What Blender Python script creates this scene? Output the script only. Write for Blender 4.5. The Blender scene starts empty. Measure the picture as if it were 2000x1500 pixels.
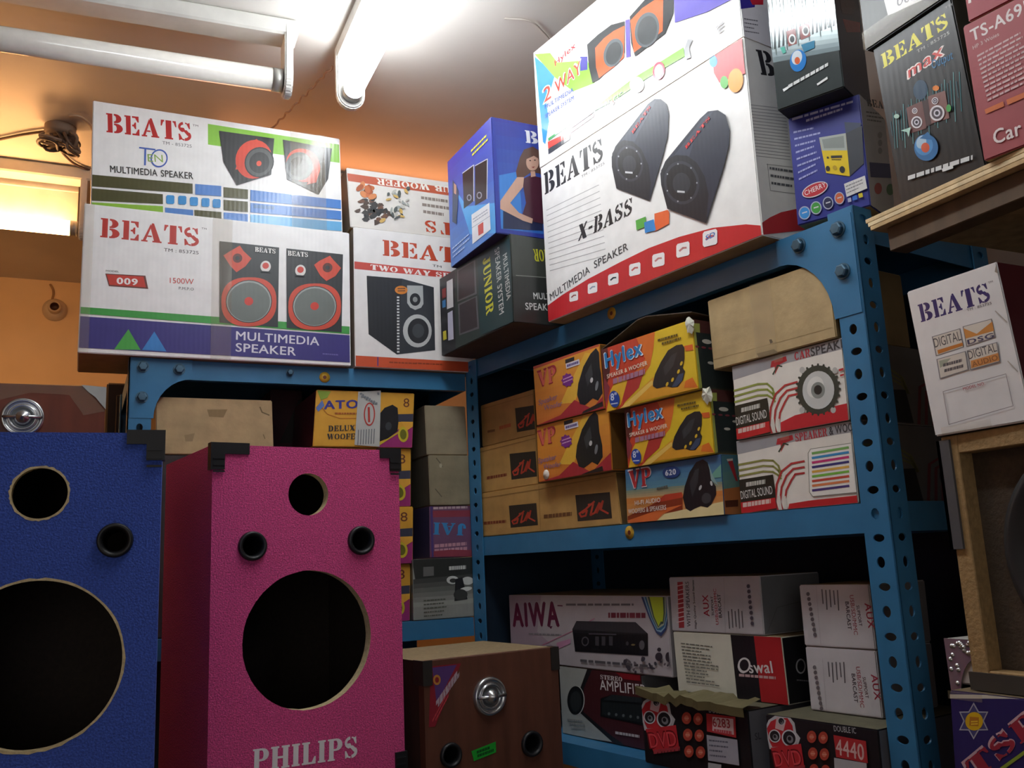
import bpy, bmesh, math, random
import numpy as np
from mathutils import Vector, Matrix
random.seed(7)
SC = bpy.context.scene
COL = SC.collection
PI = math.pi

# ---------------------------------------------------------------- camera
CF = 1792.0                                   # focal length in pixels of the 2000x1500 frame
YAW, PITCH, ROLL = (math.radians(a) for a in (25.44, 10.96, -2.62))
CC = np.array([0.0, 0.0, 1.35])
_F = np.array([math.sin(YAW)*math.cos(PITCH), math.cos(YAW)*math.cos(PITCH), math.sin(PITCH)])
_R0 = np.array([math.cos(YAW), -math.sin(YAW), 0]); _U0 = np.cross(_R0, _F)
_R = math.cos(ROLL)*_R0+math.sin(ROLL)*_U0; _U = -math.sin(ROLL)*_R0+math.cos(ROLL)*_U0
cd = bpy.data.cameras.new('camera'); cam = bpy.data.objects.new('camera', cd); COL.objects.link(cam)
cd.sensor_fit = 'HORIZONTAL'; cd.sensor_width = 36.0; cd.lens = 36.0*CF/2000.0; cd.clip_start = .02
cam.matrix_world = Matrix([[_R[i], _U[i], -_F[i], CC[i]] for i in range(3)]+[[0, 0, 0, 1]])
SC.camera = cam
# ---------------------------------------------------------------- view, world
SC.view_settings.view_transform = 'Standard'; SC.view_settings.look = 'None'
SC.view_settings.gamma = 1.0; SC.view_settings.use_curve_mapping = False
SC.view_settings.exposure = 0.0
WHITE_TUBE = 34.0       # emission of the lit cool white tube
WARM_TUBE = 34.0        # emission of the two warm tubes at the back
W = bpy.data.worlds.new('world'); SC.world = W; W.use_nodes = True
W.node_tree.nodes['Background'].inputs[0].default_value = (.75, .8, 1, 1)
W.node_tree.nodes['Background'].inputs[1].default_value = .11
# fill light added behind the camera to brighten the lower shelves
def area(name, loc, target, size, sy, power, color):
    l = bpy.data.lights.new(name, 'AREA'); l.shape = 'RECTANGLE'; l.size = size; l.size_y = sy
    l.energy = power; l.color = color
    o = bpy.data.objects.new(name, l); COL.objects.link(o); o.location = loc
    o.rotation_euler = (Vector(target)-Vector(loc)).to_track_quat('-Z', 'Y').to_euler()
    return o
area('shop_front_daylight', (-1.2, -2.1, 1.5), (.5, 1.5, 1.3), 1.6, 1.8, 9.5, (1, .93, .85))

# ---------------------------------------------------------------- geometry of the place
def ray(x, y): return _F+_R*(x-1000)/CF+_U*(750-y)/CF
def hitz(q, z):
    d = ray(*q); return CC+d*(z-CC[2])/d[2]
class Plane:                                   # a vertical plane: point + direction of its left-to-right edge
    def __init__(s, x, y, deg):
        s.p = np.array([x, y, 0.]); s.deg = deg; a = math.radians(deg)
        s.u = np.array([math.cos(a), math.sin(a), 0]); s.n = np.array([-math.sin(a), math.cos(a), 0])  # n = away from viewer
    def hit(s, q):
        d = ray(*q); X = CC+d*((s.p-CC) @ s.n)/(d @ s.n); return (X-s.p) @ s.u, X[2]
    def off(s, d):                             # moved towards the viewer by d
        q = s.p-s.n*d; return Plane(q[0], q[1], s.deg)
    def at(s, t, back=0, z=0): return s.p+s.u*t+s.n*back+np.array([0, 0, z])
def zplane(a, b, z):                           # plane through two floor-parallel points seen at height z
    A = hitz(a, z); B = hitz(b, z)
    return Plane(A[0], A[1], math.degrees(math.atan2(B[1]-A[1], B[0]-A[0])))
PB = Plane(0, 1.75, 0)                         # front of the left rack
PA = Plane(.728, 1.745, -81.3)                 # front of the right rack
PC = Plane(.86, .80, -90)                      # front of the plywood shelf

# ---------------------------------------------------------------- materials
def lin(h):
    c = [int(h[i:i+2], 16)/255 for i in (0, 2, 4)]
    return tuple(x/12.92 if x <= .04045 else ((x+.055)/1.055)**2.4 for x in c)+(1,)
MC = {}
def mat(h, rough=.45, kind='print', metal=0.0):
    k = (h, rough, kind, metal)
    if k in MC: return MC[k]
    m = bpy.data.materials.new(kind+'_'+h); m.use_nodes = True; nt = m.node_tree; N = nt.nodes; b = N['Principled BSDF']
    col = lin(h); b.inputs['Roughness'].default_value = rough; b.inputs['Metallic'].default_value = metal
    tc = N.new('ShaderNodeTexCoord'); nz = N.new('ShaderNodeTexNoise'); nt.links.new(tc.outputs['Object'], nz.inputs['Vector'])
    S = dict(print=(35, .06, .02, 30), paint=(22, .10, .08, 60), kraft=(30, .16, .12, 90), felt=(420, .35, .5, 500), wood=(9, .25, .15, 40),
             wall=(3, .12, .25, 14), metal=(40, .08, .05, 80), plastic=(60, .05, .03, 90), mdf=(160, .2, .3, 220))[kind]
    nz.inputs['Scale'].default_value = S[0]; nz.inputs['Detail'].default_value = 4
    mr = N.new('ShaderNodeMapRange'); mr.inputs[1].default_value = .3; mr.inputs[2].default_value = .7
    mr.inputs[3].default_value = 1-S[1]; mr.inputs[4].default_value = 1+S[1]*.6
    nt.links.new(nz.outputs[0], mr.inputs[0])
    mx = N.new('ShaderNodeMix'); mx.data_type = 'RGBA'; mx.blend_type = 'MULTIPLY'; mx.inputs[0].default_value = 1
    mx.inputs[6].default_value = col; nt.links.new(mr.outputs[0], mx.inputs[7]); nt.links.new(mx.outputs[2], b.inputs['Base Color'])
    if kind == 'wood':
        mp = N.new('ShaderNodeMapping'); mp.inputs['Scale'].default_value = (6, 6, .6)
        nt.links.new(tc.outputs['Object'], mp.inputs[0]); nt.links.new(mp.outputs[0], nz.inputs['Vector'])
    bp = N.new('ShaderNodeBump'); bp.inputs['Strength'].default_value = S[2]; bp.inputs['Distance'].default_value = .004
    if kind == 'print':                        # faint corrugation showing through the print
        wv = N.new('ShaderNodeTexWave'); wv.bands_direction = 'X'; wv.inputs['Scale'].default_value = 38; wv.inputs['Distortion'].default_value = 1.2
        nt.links.new(tc.outputs['Object'], wv.inputs['Vector']); nt.links.new(wv.outputs[1], bp.inputs['Height'])
        bp.inputs['Strength'].default_value = .02
    else:
        n2 = N.new('ShaderNodeTexNoise'); n2.inputs['Scale'].default_value = S[3]; n2.inputs['Detail'].default_value = 3
        nt.links.new(tc.outputs['Object'], n2.inputs['Vector']); nt.links.new(n2.outputs[0], bp.inputs['Height'])
    nt.links.new(bp.outputs[0], b.inputs['Normal'])
    MC[k] = m; return m
def emit(name, col, s):
    m = bpy.data.materials.new(name); m.use_nodes = True; nt = m.node_tree; nt.nodes.clear()
    e = nt.nodes.new('ShaderNodeEmission'); o = nt.nodes.new('ShaderNodeOutputMaterial')
    e.inputs[0].default_value = (*col, 1); e.inputs[1].default_value = s; nt.links.new(e.outputs[0], o.inputs[0]); return m
def tape_mat():
    if 'tape' in MC: return MC['tape']
    m = bpy.data.materials.new('clear_tape'); m.use_nodes = True; b = m.node_tree.nodes['Principled BSDF']
    b.inputs['Base Color'].default_value = lin('c9b99a'); b.inputs['Roughness'].default_value = .12; b.inputs['Alpha'].default_value = .09
    MC['tape'] = m; return m

# ---------------------------------------------------------------- objects, tags
def link(name, bm, mats, parent=None, loc=None, rz=0, smooth=False, M=None):
    me = bpy.data.meshes.new(name); bm.normal_update(); bm.to_mesh(me); bm.free()
    if not isinstance(mats, (list, tuple)): mats = [mats]
    for m in mats: me.materials.append(m)
    if smooth:
        for p in me.polygons: p.use_smooth = True
    o = bpy.data.objects.new(name, me); COL.objects.link(o)
    if parent is not None: o.parent = parent
    if loc is not None: o.location = loc
    if rz: o.rotation_euler = (0, 0, rz)
    if M is not None: o.matrix_local = M
    return o
def tag(o, label, cat, group=None, kind=None):
    o['label'] = label; o['category'] = cat
    if group: o['group'] = group
    if kind: o['kind'] = kind
    return o
def struct(o): o['kind'] = 'structure'; return o
def empty(name, loc, rz=0, rot=None):
    o = bpy.data.objects.new(name, None); COL.objects.link(o); o.location = loc; o.empty_display_size = .05
    o.rotation_euler = rot if rot else (0, 0, rz); return o
def copy_tree(o, parent=None):
    c = o.copy(); COL.objects.link(c); c.parent = parent
    for ch in list(o.children): copy_tree(ch, c)
    return c

# ---------------------------------------------------------------- mesh helpers
def add_box(bm, a, b, mi=0, bev=0, seg=1):
    x0, y0, z0 = a; x1, y1, z1 = b
    t = bmesh.new()
    v = [t.verts.new(p) for p in ((x0,y0,z0),(x1,y0,z0),(x1,y1,z0),(x0,y1,z0),(x0,y0,z1),(x1,y0,z1),(x1,y1,z1),(x0,y1,z1))]
    for f in ((0,3,2,1),(4,5,6,7),(0,1,5,4),(1,2,6,5),(2,3,7,6),(3,0,4,7)): t.faces.new([v[i] for i in f])
    if bev: bmesh.ops.bevel(t, geom=t.edges[:], offset=bev, segments=seg, affect='EDGES', profile=.5)
    merge(bm, t, mi); return bm
def merge(bm, t, mi=None, M=None):
    mp = {}
    for v in t.verts: mp[v] = bm.verts.new(M @ v.co if M else v.co)
    for f in t.faces:
        try: g = bm.faces.new([mp[v] for v in f.verts])
        except ValueError: continue
        g.material_index = f.material_index if mi is None else mi; g.smooth = f.smooth
    t.free()
def add_tube(bm, pts, r, n=10, mi=0, cap=True):
    pts = [Vector(p) for p in pts]; rings = []
    rs = [float(v) for v in (r if isinstance(r, (list, tuple)) else [r]*len(pts))]
    up = Vector((0, 0, 1))
    for i, p in enumerate(pts):
        d = (pts[min(i+1, len(pts)-1)]-pts[max(i-1, 0)]).normalized()
        a = d.cross(up); a = d.cross(Vector((1, 0, 0))) if a.length < .05 else a
        a.normalize(); b = d.cross(a).normalized()
        rings.append([bm.verts.new(p+rs[i]*(math.cos(2*PI*k/n)*a+math.sin(2*PI*k/n)*b)) for k in range(n)])
    for i in range(len(rings)-1):
        for k in range(n):
            f = bm.faces.new((rings[i][k], rings[i][(k+1) % n], rings[i+1][(k+1) % n], rings[i+1][k])); f.material_index = mi; f.smooth = True
    if cap:
        for rg in (rings[0][::-1], rings[-1]):
            f = bm.faces.new(rg); f.material_index = mi
def add_lathe(bm, prof, n=40, mi=0, M=None, ax='y', mis=None):   # profile (radius, depth); axis along -y (towards viewer)
    rings = []
    for r, d in prof:
        ring = []
        for k in range(n):
            t = 2*PI*k/n
            co = Vector((r*math.cos(t), -d, r*math.sin(t)))
            ring.append(bm.verts.new(M @ co if M else co))
        rings.append(ring)
    for i in range(len(rings)-1):
        for k in range(n):
            f = bm.faces.new((rings[i][k], rings[i][(k+1) % n], rings[i+1][(k+1) % n], rings[i+1][k])); f.smooth = True
            f.material_index = mis[i] if mis else mi
    return rings
def add_prism(bm, pts, y0, y1, mi=0):          # outline (x,z) extruded in y
    a = [bm.verts.new((x, y0, z)) for x, z in pts]; b = [bm.verts.new((x, y1, z)) for x, z in pts]; n = len(pts)
    fs = [bm.faces.new(a), bm.faces.new(b[::-1])]+[bm.faces.new((a[i], b[i], b[(i+1) % n], a[(i+1) % n])) for i in range(n)]
    for f in fs: f.material_index = mi
def curve_mesh(splines, extrude=0.0, bev=0.0):  # flat filled outlines with holes -> temporary mesh
    cu = bpy.data.curves.new('tmp', 'CURVE'); cu.dimensions = '2D'; cu.fill_mode = 'BOTH'; cu.extrude = extrude
    for pts in splines:
        s = cu.splines.new('POLY'); s.points.add(len(pts)-1); s.use_cyclic_u = True
        for i, (x, y) in enumerate(pts): s.points[i].co = (x, y, 0, 1)
    o = bpy.data.objects.new('tmp', cu); COL.objects.link(o); bpy.context.view_layer.update()
    dg = bpy.context.evaluated_depsgraph_get(); me = o.evaluated_get(dg).to_mesh()
    V = [tuple(v.co) for v in me.vertices]; Fs = [tuple(p.vertices) for p in me.polygons]
    o.evaluated_get(dg).to_mesh_clear(); bpy.data.objects.remove(o); bpy.data.curves.remove(cu)
    return V, Fs

# ---------------------------------------------------------------- lettering
TXT = {}
def text_mesh(s, bold=0.0):
    k = (s, bold)
    if k in TXT: return TXT[k]
    cu = bpy.data.curves.new('t', 'FONT'); cu.body = s; cu.size = 1; cu.resolution_u = 3; cu.space_character = 1+bold*3
    o = bpy.data.objects.new('t', cu); COL.objects.link(o); bpy.context.view_layer.update()
    dg = bpy.context.evaluated_depsgraph_get(); me = o.evaluated_get(dg).to_mesh()
    V = [(v.co.x, v.co.y) for v in me.vertices]; Fs = [tuple(p.vertices) for p in me.polygons]
    o.evaluated_get(dg).to_mesh_clear(); bpy.data.objects.remove(o); bpy.data.curves.remove(cu)
    x0 = min(v[0] for v in V); x1 = max(v[0] for v in V)
    if bold:                                   # heavier strokes: the letter repeated with a small shift, each copy a hair above the last
        n = len(V); b = bold*.75; sh = [(0, 0), (b, 0), (-b, 0), (0, b*.6), (0, -b*.6)]
        V2 = [(x+dx, y+dy, i*.00001) for i, (dx, dy) in enumerate(sh) for x, y in V]; Fs = [tuple(v+i*n for v in f) for i in range(len(sh)) for f in Fs]
        x0 -= b; x1 += b
    else: V2 = [(x, y, 0.0) for x, y in V]
    TXT[k] = ([((x-x0)/(x1-x0), y/CAP, q) for x, y, q in V2], Fs)
    return TXT[k]
CAP = 1
CAP = max(v[1] for v in text_mesh('H')[0]); TXT.clear()
def arcpts(cx, cy, rx, ry, a0, a1, n=9): return [(cx+rx*math.cos(math.radians(a0+(a1-a0)*i/n)), cy+ry*math.sin(math.radians(a0+(a1-a0)*i/n))) for i in range(n+1)]
def sect(cx, cy, rx, ry, tx, ty, a0, a1): return arcpts(cx, cy, rx, ry, a0, a1)+arcpts(cx, cy, rx-tx, ry-ty, a1, a0)
# slab lettering in the manner of a packing-case stencil; unit height 10; g = gap of the stencil cut
def slab(ch, g):
    if ch == 'B': return 8.2, [[(0,0),(3.1,0),(3.1,10),(0,10),(0,9.2),(.7,9.2),(.7,.8),(0,.8)],
        [(3.1+g,10)]+arcpts(4.6,7.6,3,2.4,90,-90)+[(3.1+g,5.2),(3.1+g,6.1)]+arcpts(4.1,7.6,.8,1.5,-90,90)+[(3.1+g,9.1)],
        [(3.1+g,5.0)]+arcpts(4.8,2.5,3.4,2.5,90,-90)+[(3.1+g,0),(3.1+g,.9)]+arcpts(4.2,2.5,.9,1.6,-90,90)+[(3.1+g,4.1)]]
    if ch == 'E': return 7.6, [[(0,0),(3.1,0),(3.1,10),(0,10),(0,9.2),(.7,9.2),(.7,.8),(0,.8)],
        [(3.1+g,10),(7.2,10),(7.2,6.9),(6.6,6.9),(5.4,9.1),(3.1+g,9.1)], [(3.1+g,5.5),(4.5,5.5),(5.2,6.8),(5.8,6.8),(5.8,3.3),(5.2,3.3),(4.5,4.6),(3.1+g,4.6)],
        [(3.1+g,0),(7.4,0),(7.4,3.3),(6.8,3.3),(5.5,.9),(3.1+g,.9)]]
    if ch == 'F': return 7.0, [[(0,0),(3.8,0),(3.8,.8),(3.1,.8),(3.1,10),(0,10),(0,9.2),(.7,9.2),(.7,.8),(0,.8)],
        [(3.1+g,10),(7.0,10),(7.0,6.9),(6.4,6.9),(5.3,9.1),(3.1+g,9.1)], [(3.1+g,5.5),(4.5,5.5),(5.2,6.8),(5.8,6.8),(5.8,3.3),(5.2,3.3),(4.5,4.6),(3.1+g,4.6)]]
    if ch == 'A': return 9.0, [[(0,0),(2.8,0),(2.8,.8),(2.0,.8),(4.4,8.3),(4.0,9.6),(.7,.8),(0,.8)],
        [(4.2+g*.4,10),(5.4,10),(8.4,.8),(9,.8),(9,0),(4.9,0),(4.9,.8),(5.6,.8),(4.0,6.6+g)], [(2.6,2.6),(4.7,2.6),(4.5,3.4),(2.9,3.4)]]
    if ch == 'T': return 8.0, [[(2.6,0),(5.6,0),(5.6,10),(2.6,10)], [(1.9,0),(6.3,0),(6.3,.8),(1.9,.8)], [(2.6-g,10),(.2,10),(0,6.8),(.6,6.8),(1.4,9.1),(2.6-g,9.1)],
        [(5.6+g,10),(8,10),(8.2,6.8),(7.6,6.8),(6.8,9.1),(5.6+g,9.1)]]
    if ch == 'S': return 7.2, [sect(3.4,7.3,3.2,2.9,1.3,1.5,95+g*10,255), [(2.6,5.6),(4.6,5.9),(6.9,3.6),(6.9,2.2),(4.9,3.0)], sect(3.6,2.9,3.4,2.9,1.6,1.5,-85-g*10,40),
        [(4.0,10),(5.4,9.5),(6.3,10),(6.5,6.6),(5.9,6.6),(4.6,9.2),(3.9,9.1)], [(3.3,0),(1.6,.6),(.5,0),(.3,3.6),(1.0,3.6),(2.4,1.0),(3.4,.9)], [(.3,7.0),(3.2,7.0),(4.6,4.4),(2.6,4.9)]]
    if ch == 'P': return 7.8, [[(0,0),(3.8,0),(3.8,.8),(3.1,.8),(3.1,10),(0,10),(0,9.2),(.7,9.2),(.7,.8),(0,.8)],
        [(3.1+g,10)]+arcpts(4.6,7.2,3.1,2.8,90,-90)+[(3.1+g,4.4),(3.1+g,5.3)]+arcpts(4.2,7.2,.9,1.9,-90,90)+[(3.1+g,9.1)]]
    if ch == 'R': return 8.6, slab('P', g)[1]+[[(4.2,4.6),(5.8,4.9),(7.6,.8),(8.5,.8),(8.5,0),(5.9,0)]]
    if ch == 'H': return 9.4, [[(0,0),(4,0),(4,.9),(3.3,.9),(3.3,9.1),(4,9.1),(4,10),(0,10),(0,9.1),(.7,9.1),(.7,.9),(0,.9)],
        [(5.2,0),(9.2,0),(9.2,.9),(8.5,.9),(8.5,9.1),(9.2,9.1),(9.2,10),(5.2,10),(5.2,9.1),(5.9,9.1),(5.9,.9),(5.2,.9)], [(3.2,4.5),(6,4.5),(6,5.5),(3.2,5.5)]]
    if ch == 'I': return 4.2, [[(0,0),(4,0),(4,.9),(3.3,.9),(3.3,9.1),(4,9.1),(4,10),(0,10),(0,9.1),(.7,9.1),(.7,.9),(0,.9)]]
    if ch == 'L': return 7.2, [[(0,0),(7,0),(7,3.4),(6.3,3.4),(5,.9),(3.3,.9),(3.3,9.1),(4,9.1),(4,10),(0,10),(0,9.1),(.7,9.1),(.7,.9),(0,.9)]]
    if ch == 'O': return 8.6, [sect(4.2,5,4.1,5,2.3,1.2,95,265), sect(4.4,5,4.1,5,2.3,1.2,-85,85)]
    if ch == 'W': return 11, [[(0,10),(3,10),(4.6,3),(5.6,8),(5,10),(8,10),(8.9,3.5),(10,9.1),(9.4,10),(11,10),(8.6,0),(7.2,0),(6.2,5),(4.4,0),(3,0)]]
    if ch == 'Y': return 8.4, [[(0,10),(3.4,10),(4.8,6.2),(6.2,9.2),(5.6,10),(8.4,10),(5.6,4.4),(5.6,0),(2.6,0),(2.6,4.4)]]
    if ch == 'D': return 8.4, [[(0,0),(3.1,0),(3.1,10),(0,10),(0,9.2),(.7,9.2),(.7,.8),(0,.8)], [(3.1+g,10)]+arcpts(4.2,5,4,5,90,-90)+[(3.1+g,0),(3.1+g,1)]+arcpts(4,5,1.4,4,-90,90)+[(3.1+g,9)]]
    if ch == 'U': return 8.2, [[(0,10),(3.4,10),(3.4,9.2),(3,9.2),(3,3)]+arcpts(4.6,3,1.6,2,180,360,5)+[(6.2,9.2),(5.4,9.2),(5.4,10),(8,10),(8,9.2),(7.4,9.2),(7.4,3)]+arcpts(4,3,3.4,3,0,-180,8)+[(.6,9.2),(0,9.2)]]
    if ch == 'X': return 8.6, [[(0,10),(3.4,10),(8.6,0),(5,0)], [(6.4,10),(8.2,10),(5.6,5.8),(4.8,6.9)], [(0,0),(1.8,0),(4,3.6),(3.2,4.8)]]
    if ch == 'J': return 6.2, [[(2.6,3),(2.6,9.1),(1.9,9.1),(1.9,10),(6,10),(6,9.1),(5.4,9.1),(5.4,3)]+arcpts(2.8,3,2.6,3,0,-180,8)+[(.2,4.2),(2,4.2)]+arcpts(2.3,2.4,.3,.8,180,360,4)]
    if ch == 'N': return 9.2, [[(0,0),(2.6,0),(2.6,.8),(1.7,.8),(1.7,8.2),(2.9,10),(0,10),(0,9.2),(.7,9.2),(.7,.8),(0,.8)], [(1.9,10),(3.6,10),(8.2,2.2),(8.2,0),(7,0),(1.9,8)], [(6.4,10),(9,10),(9,9.2),(8.2,9.2),(8.2,.8),(7.3,2),(7.3,9.2),(6.4,9.2)]]
    if ch == 'V': return 9.0, [[(0,10),(4,10),(4,9.1),(3.6,9.1),(5.2,3.2),(6.8,9.1),(6.2,9.1),(6.2,10),(9,10),(9,9.1),(8.4,9.1),(5.4,0),(3.9,0),(.6,9.1),(0,9.1)]]
    if ch == 'K': return 8.8, [slab('I', 0)[1][0], [(3.2,4),(6.2,9.2),(5.6,9.2),(5.6,10),(8.4,10),(8.4,9.2),(7.6,9.2),(4.9,5.4)], [(4.2,5),(5.9,5.9),(8,.8),(8.7,.8),(8.7,0),(5.4,0)]]
    if ch == 'C': return 7.8, [sect(4.1,5,4.0,5,2.2,1.3,95,265), sect(4.1,5,4.0,5,1.6,1.3,-95,-35), sect(4.1,5,4.0,5,1.6,1.3,35,95)]
    if ch == '-': return 4.5, [[(.3,4),(4,4),(4,5.6),(.3,5.6)]]
    return 4, []
def slab_mesh(s, g):
    if any(c != ' ' and not slab(c, g)[1] for c in s): return text_mesh(s, .05)
    polys = []; x = 0
    for ch in s:
        w, ps = slab(ch, g); polys += [[(x+a, b) for a, b in p] for p in ps]; x += w+.9
    x -= .9
    V = []; Fs = []
    for p in polys:
        Fs.append(tuple(range(len(V), len(V)+len(p)))); V += [(a/x, b/10, .00001*(len(Fs) % 6)) for a, b in p]
    return V, Fs

# ---------------------------------------------------------------- printed faces
def homog(src, dst):
    A = []
    for (x, y), (u, v) in zip(src, dst):
        A.append([x, y, 1, 0, 0, 0, -u*x, -u*y, -u]); A.append([0, 0, 0, x, y, 1, -v*x, -v*y, -v])
    return np.linalg.svd(np.array(A, float))[2][-1].reshape(3, 3)
def clip(poly):
    e0, e1 = .004, .996
    for ax, lim, sg in ((0, e0, 1), (0, e1, -1), (1, e0, 1), (1, e1, -1)):
        out = []; n = len(poly)
        for i in range(n):
            a = poly[i]; b = poly[(i+1) % n]; ia = (a[ax]-lim)*sg >= 0; ib = (b[ax]-lim)*sg >= 0
            if ia: out.append(a)
            if ia != ib:
                t = (lim-a[ax])/(b[ax]-a[ax]); out.append((a[0]+t*(b[0]-a[0]), a[1]+t*(b[1]-a[1])))
        poly = out
        if len(poly) < 3: return []
    return poly
class Face:
    """One printed side of a carton. o,u,v: corner and edge vectors (carton space), n: outward normal.
    Art is entered in positions read off the photograph, turned into positions on the carton side."""
    def __init__(s, box, o, u, v, n, quad):
        s.b = box; s.o, s.u, s.v, s.n = (Vector(t) for t in (o, u, v, n)); s.lw = s.u.length; s.lh = s.v.length
        s.H = homog(quad, [(0, 1), (1, 1), (1, 0), (0, 0)]); s.k = 1; s.z = (0, 0, 1.)
    def zoom(s, x, y, sc): s.z = (x, y, sc); return s
    def uv(s, q):
        x = s.z[0]+q[0]/s.z[2]; y = s.z[1]+q[1]/s.z[2]; w = s.H @ np.array([x, y, 1.]); return (float(w[0]/w[2]), float(w[1]/w[2]))
    def put(s, uvs, col, rough=None, lift=0, kind='print'):
        vs = [s.b.bm.verts.new(s.o+s.u*a+s.v*b+s.n*(0.00006*s.k+lift)) for a, b in uvs]
        try: f = s.b.bm.faces.new(vs)
        except ValueError: return
        f.normal_update()
        if f.normal.dot(s.n) < 0: f.normal_flip()
        f.material_index = s.b.mi(col, rough, kind)
    def P(s, col, *pts, layer=True, rough=None, kind='print'):
        p = clip([s.uv(q) for q in pts])
        if p: s.put(p, col, rough, kind=kind); s.k += layer
    def rect(s, col, u0, v0, u1, v1): s.put(clip([(u0, v0), (u1, v0), (u1, v1), (u0, v1)]), col); s.k += 1
    def E(s, col, cx, cy, rx, ry=None, rot=0, n=28, rough=None):
        ry = ry or rx; c, d = math.cos(math.radians(rot)), math.sin(math.radians(rot))
        s.P(col, *[(cx+rx*math.cos(t)*c-ry*math.sin(t)*d, cy+rx*math.cos(t)*d+ry*math.sin(t)*c) for t in [2*PI*i/n for i in range(n)]], rough=rough)
    def S(s, col, pts, w, layer=True):          # stroke
        for a, b in zip(pts[:-1], pts[1:]):
            d = math.hypot(b[0]-a[0], b[1]-a[1]) or 1; nx, ny = -(b[1]-a[1])/d*w/2, (b[0]-a[0])/d*w/2
            ex, ey = (b[0]-a[0])/d*w*.25, (b[1]-a[1])/d*w*.25
            s.P(col, (a[0]+nx-ex, a[1]+ny-ey), (b[0]+nx+ex, b[1]+ny+ey), (b[0]-nx+ex, b[1]-ny+ey), (a[0]-nx-ex, a[1]-ny-ey), layer=False)
        s.k += layer
    def G(s, c0, c1, a, b, c, d, n=8, kind='print', rough=None):          # blend of inks from edge a-b to edge d-c
        h0 = [int(c0[i:i+2], 16) for i in (0, 2, 4)]; h1 = [int(c1[i:i+2], 16) for i in (0, 2, 4)]
        L = lambda p, q, t: (p[0]+(q[0]-p[0])*t, p[1]+(q[1]-p[1])*t)
        for i in range(n):
            t = (i+.5)/n; col = '%02x%02x%02x' % tuple(int(x+(y-x)*t) for x, y in zip(h0, h1))
            s.P(col, L(a, d, i/n), L(b, c, i/n), L(b, c, (i+1)/n), L(a, d, (i+1)/n), layer=False, kind=kind, rough=rough)
        s.k += 1
    def T(s, txt, col, p0, p1, h, bold=.02, font=None, g=.7, slant=0.0, back=None):
        a = s.uv(p0); b = s.uv(p1); c = s.uv((p0[0], p0[1]-h))
        A = np.array([a[0]*s.lw, a[1]*s.lh]); B = np.array([b[0]*s.lw, b[1]*s.lh]); Cc = np.array([c[0]*s.lw, c[1]*s.lh])
        d = B-A; Ln = np.linalg.norm(d)
        if Ln < 1e-6: return
        d /= Ln; nn = np.array([-d[1], d[0]]); cap = abs((Cc-A) @ nn)
        if cap < 1e-5: cap = abs(np.linalg.norm(Cc-A))
        V, Fs = slab_mesh(txt, g) if font == 'slab' else text_mesh(txt, bold)
        base = len(s.b.bm.verts); vs = []
        for x, y, lf in V:
            q = A+d*(x*Ln+y*cap*slant)+nn*y*cap
            vs.append(s.b.bm.verts.new(s.o+s.u*float(q[0]/s.lw)+s.v*float(q[1]/s.lh)+s.n*(0.00006*s.k+lf)))
        mi = s.b.mi(col)
        for f in Fs:
            try: g_ = s.b.bm.faces.new([vs[i] for i in f])
            except ValueError: continue
            g_.normal_update()
            if g_.normal.dot(s.n) < 0: g_.normal_flip()
            g_.material_index = mi
        s.k += 1
    def greek(s, col, p0, p1, step, n, h, jit=.35, seed=1):   # rows of print too small to read
        R = random.Random(seed)
        for i in range(n):
            x0, y0 = p0[0]+step[0]*i, p0[1]+step[1]*i; x1, y1 = p1[0]+step[0]*i, p1[1]+step[1]*i
            t = 0; end = 1-R.random()*jit
            while t < end:
                w = .05+R.random()*.11; t2 = min(t+w, end)
                a = (x0+(x1-x0)*t, y0+(y1-y0)*t); b = (x0+(x1-x0)*t2, y0+(y1-y0)*t2)
                s.P(col, a, b, (b[0], b[1]-h), (a[0], a[1]-h), layer=False); t = t2+.022
        s.k += 1
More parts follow.
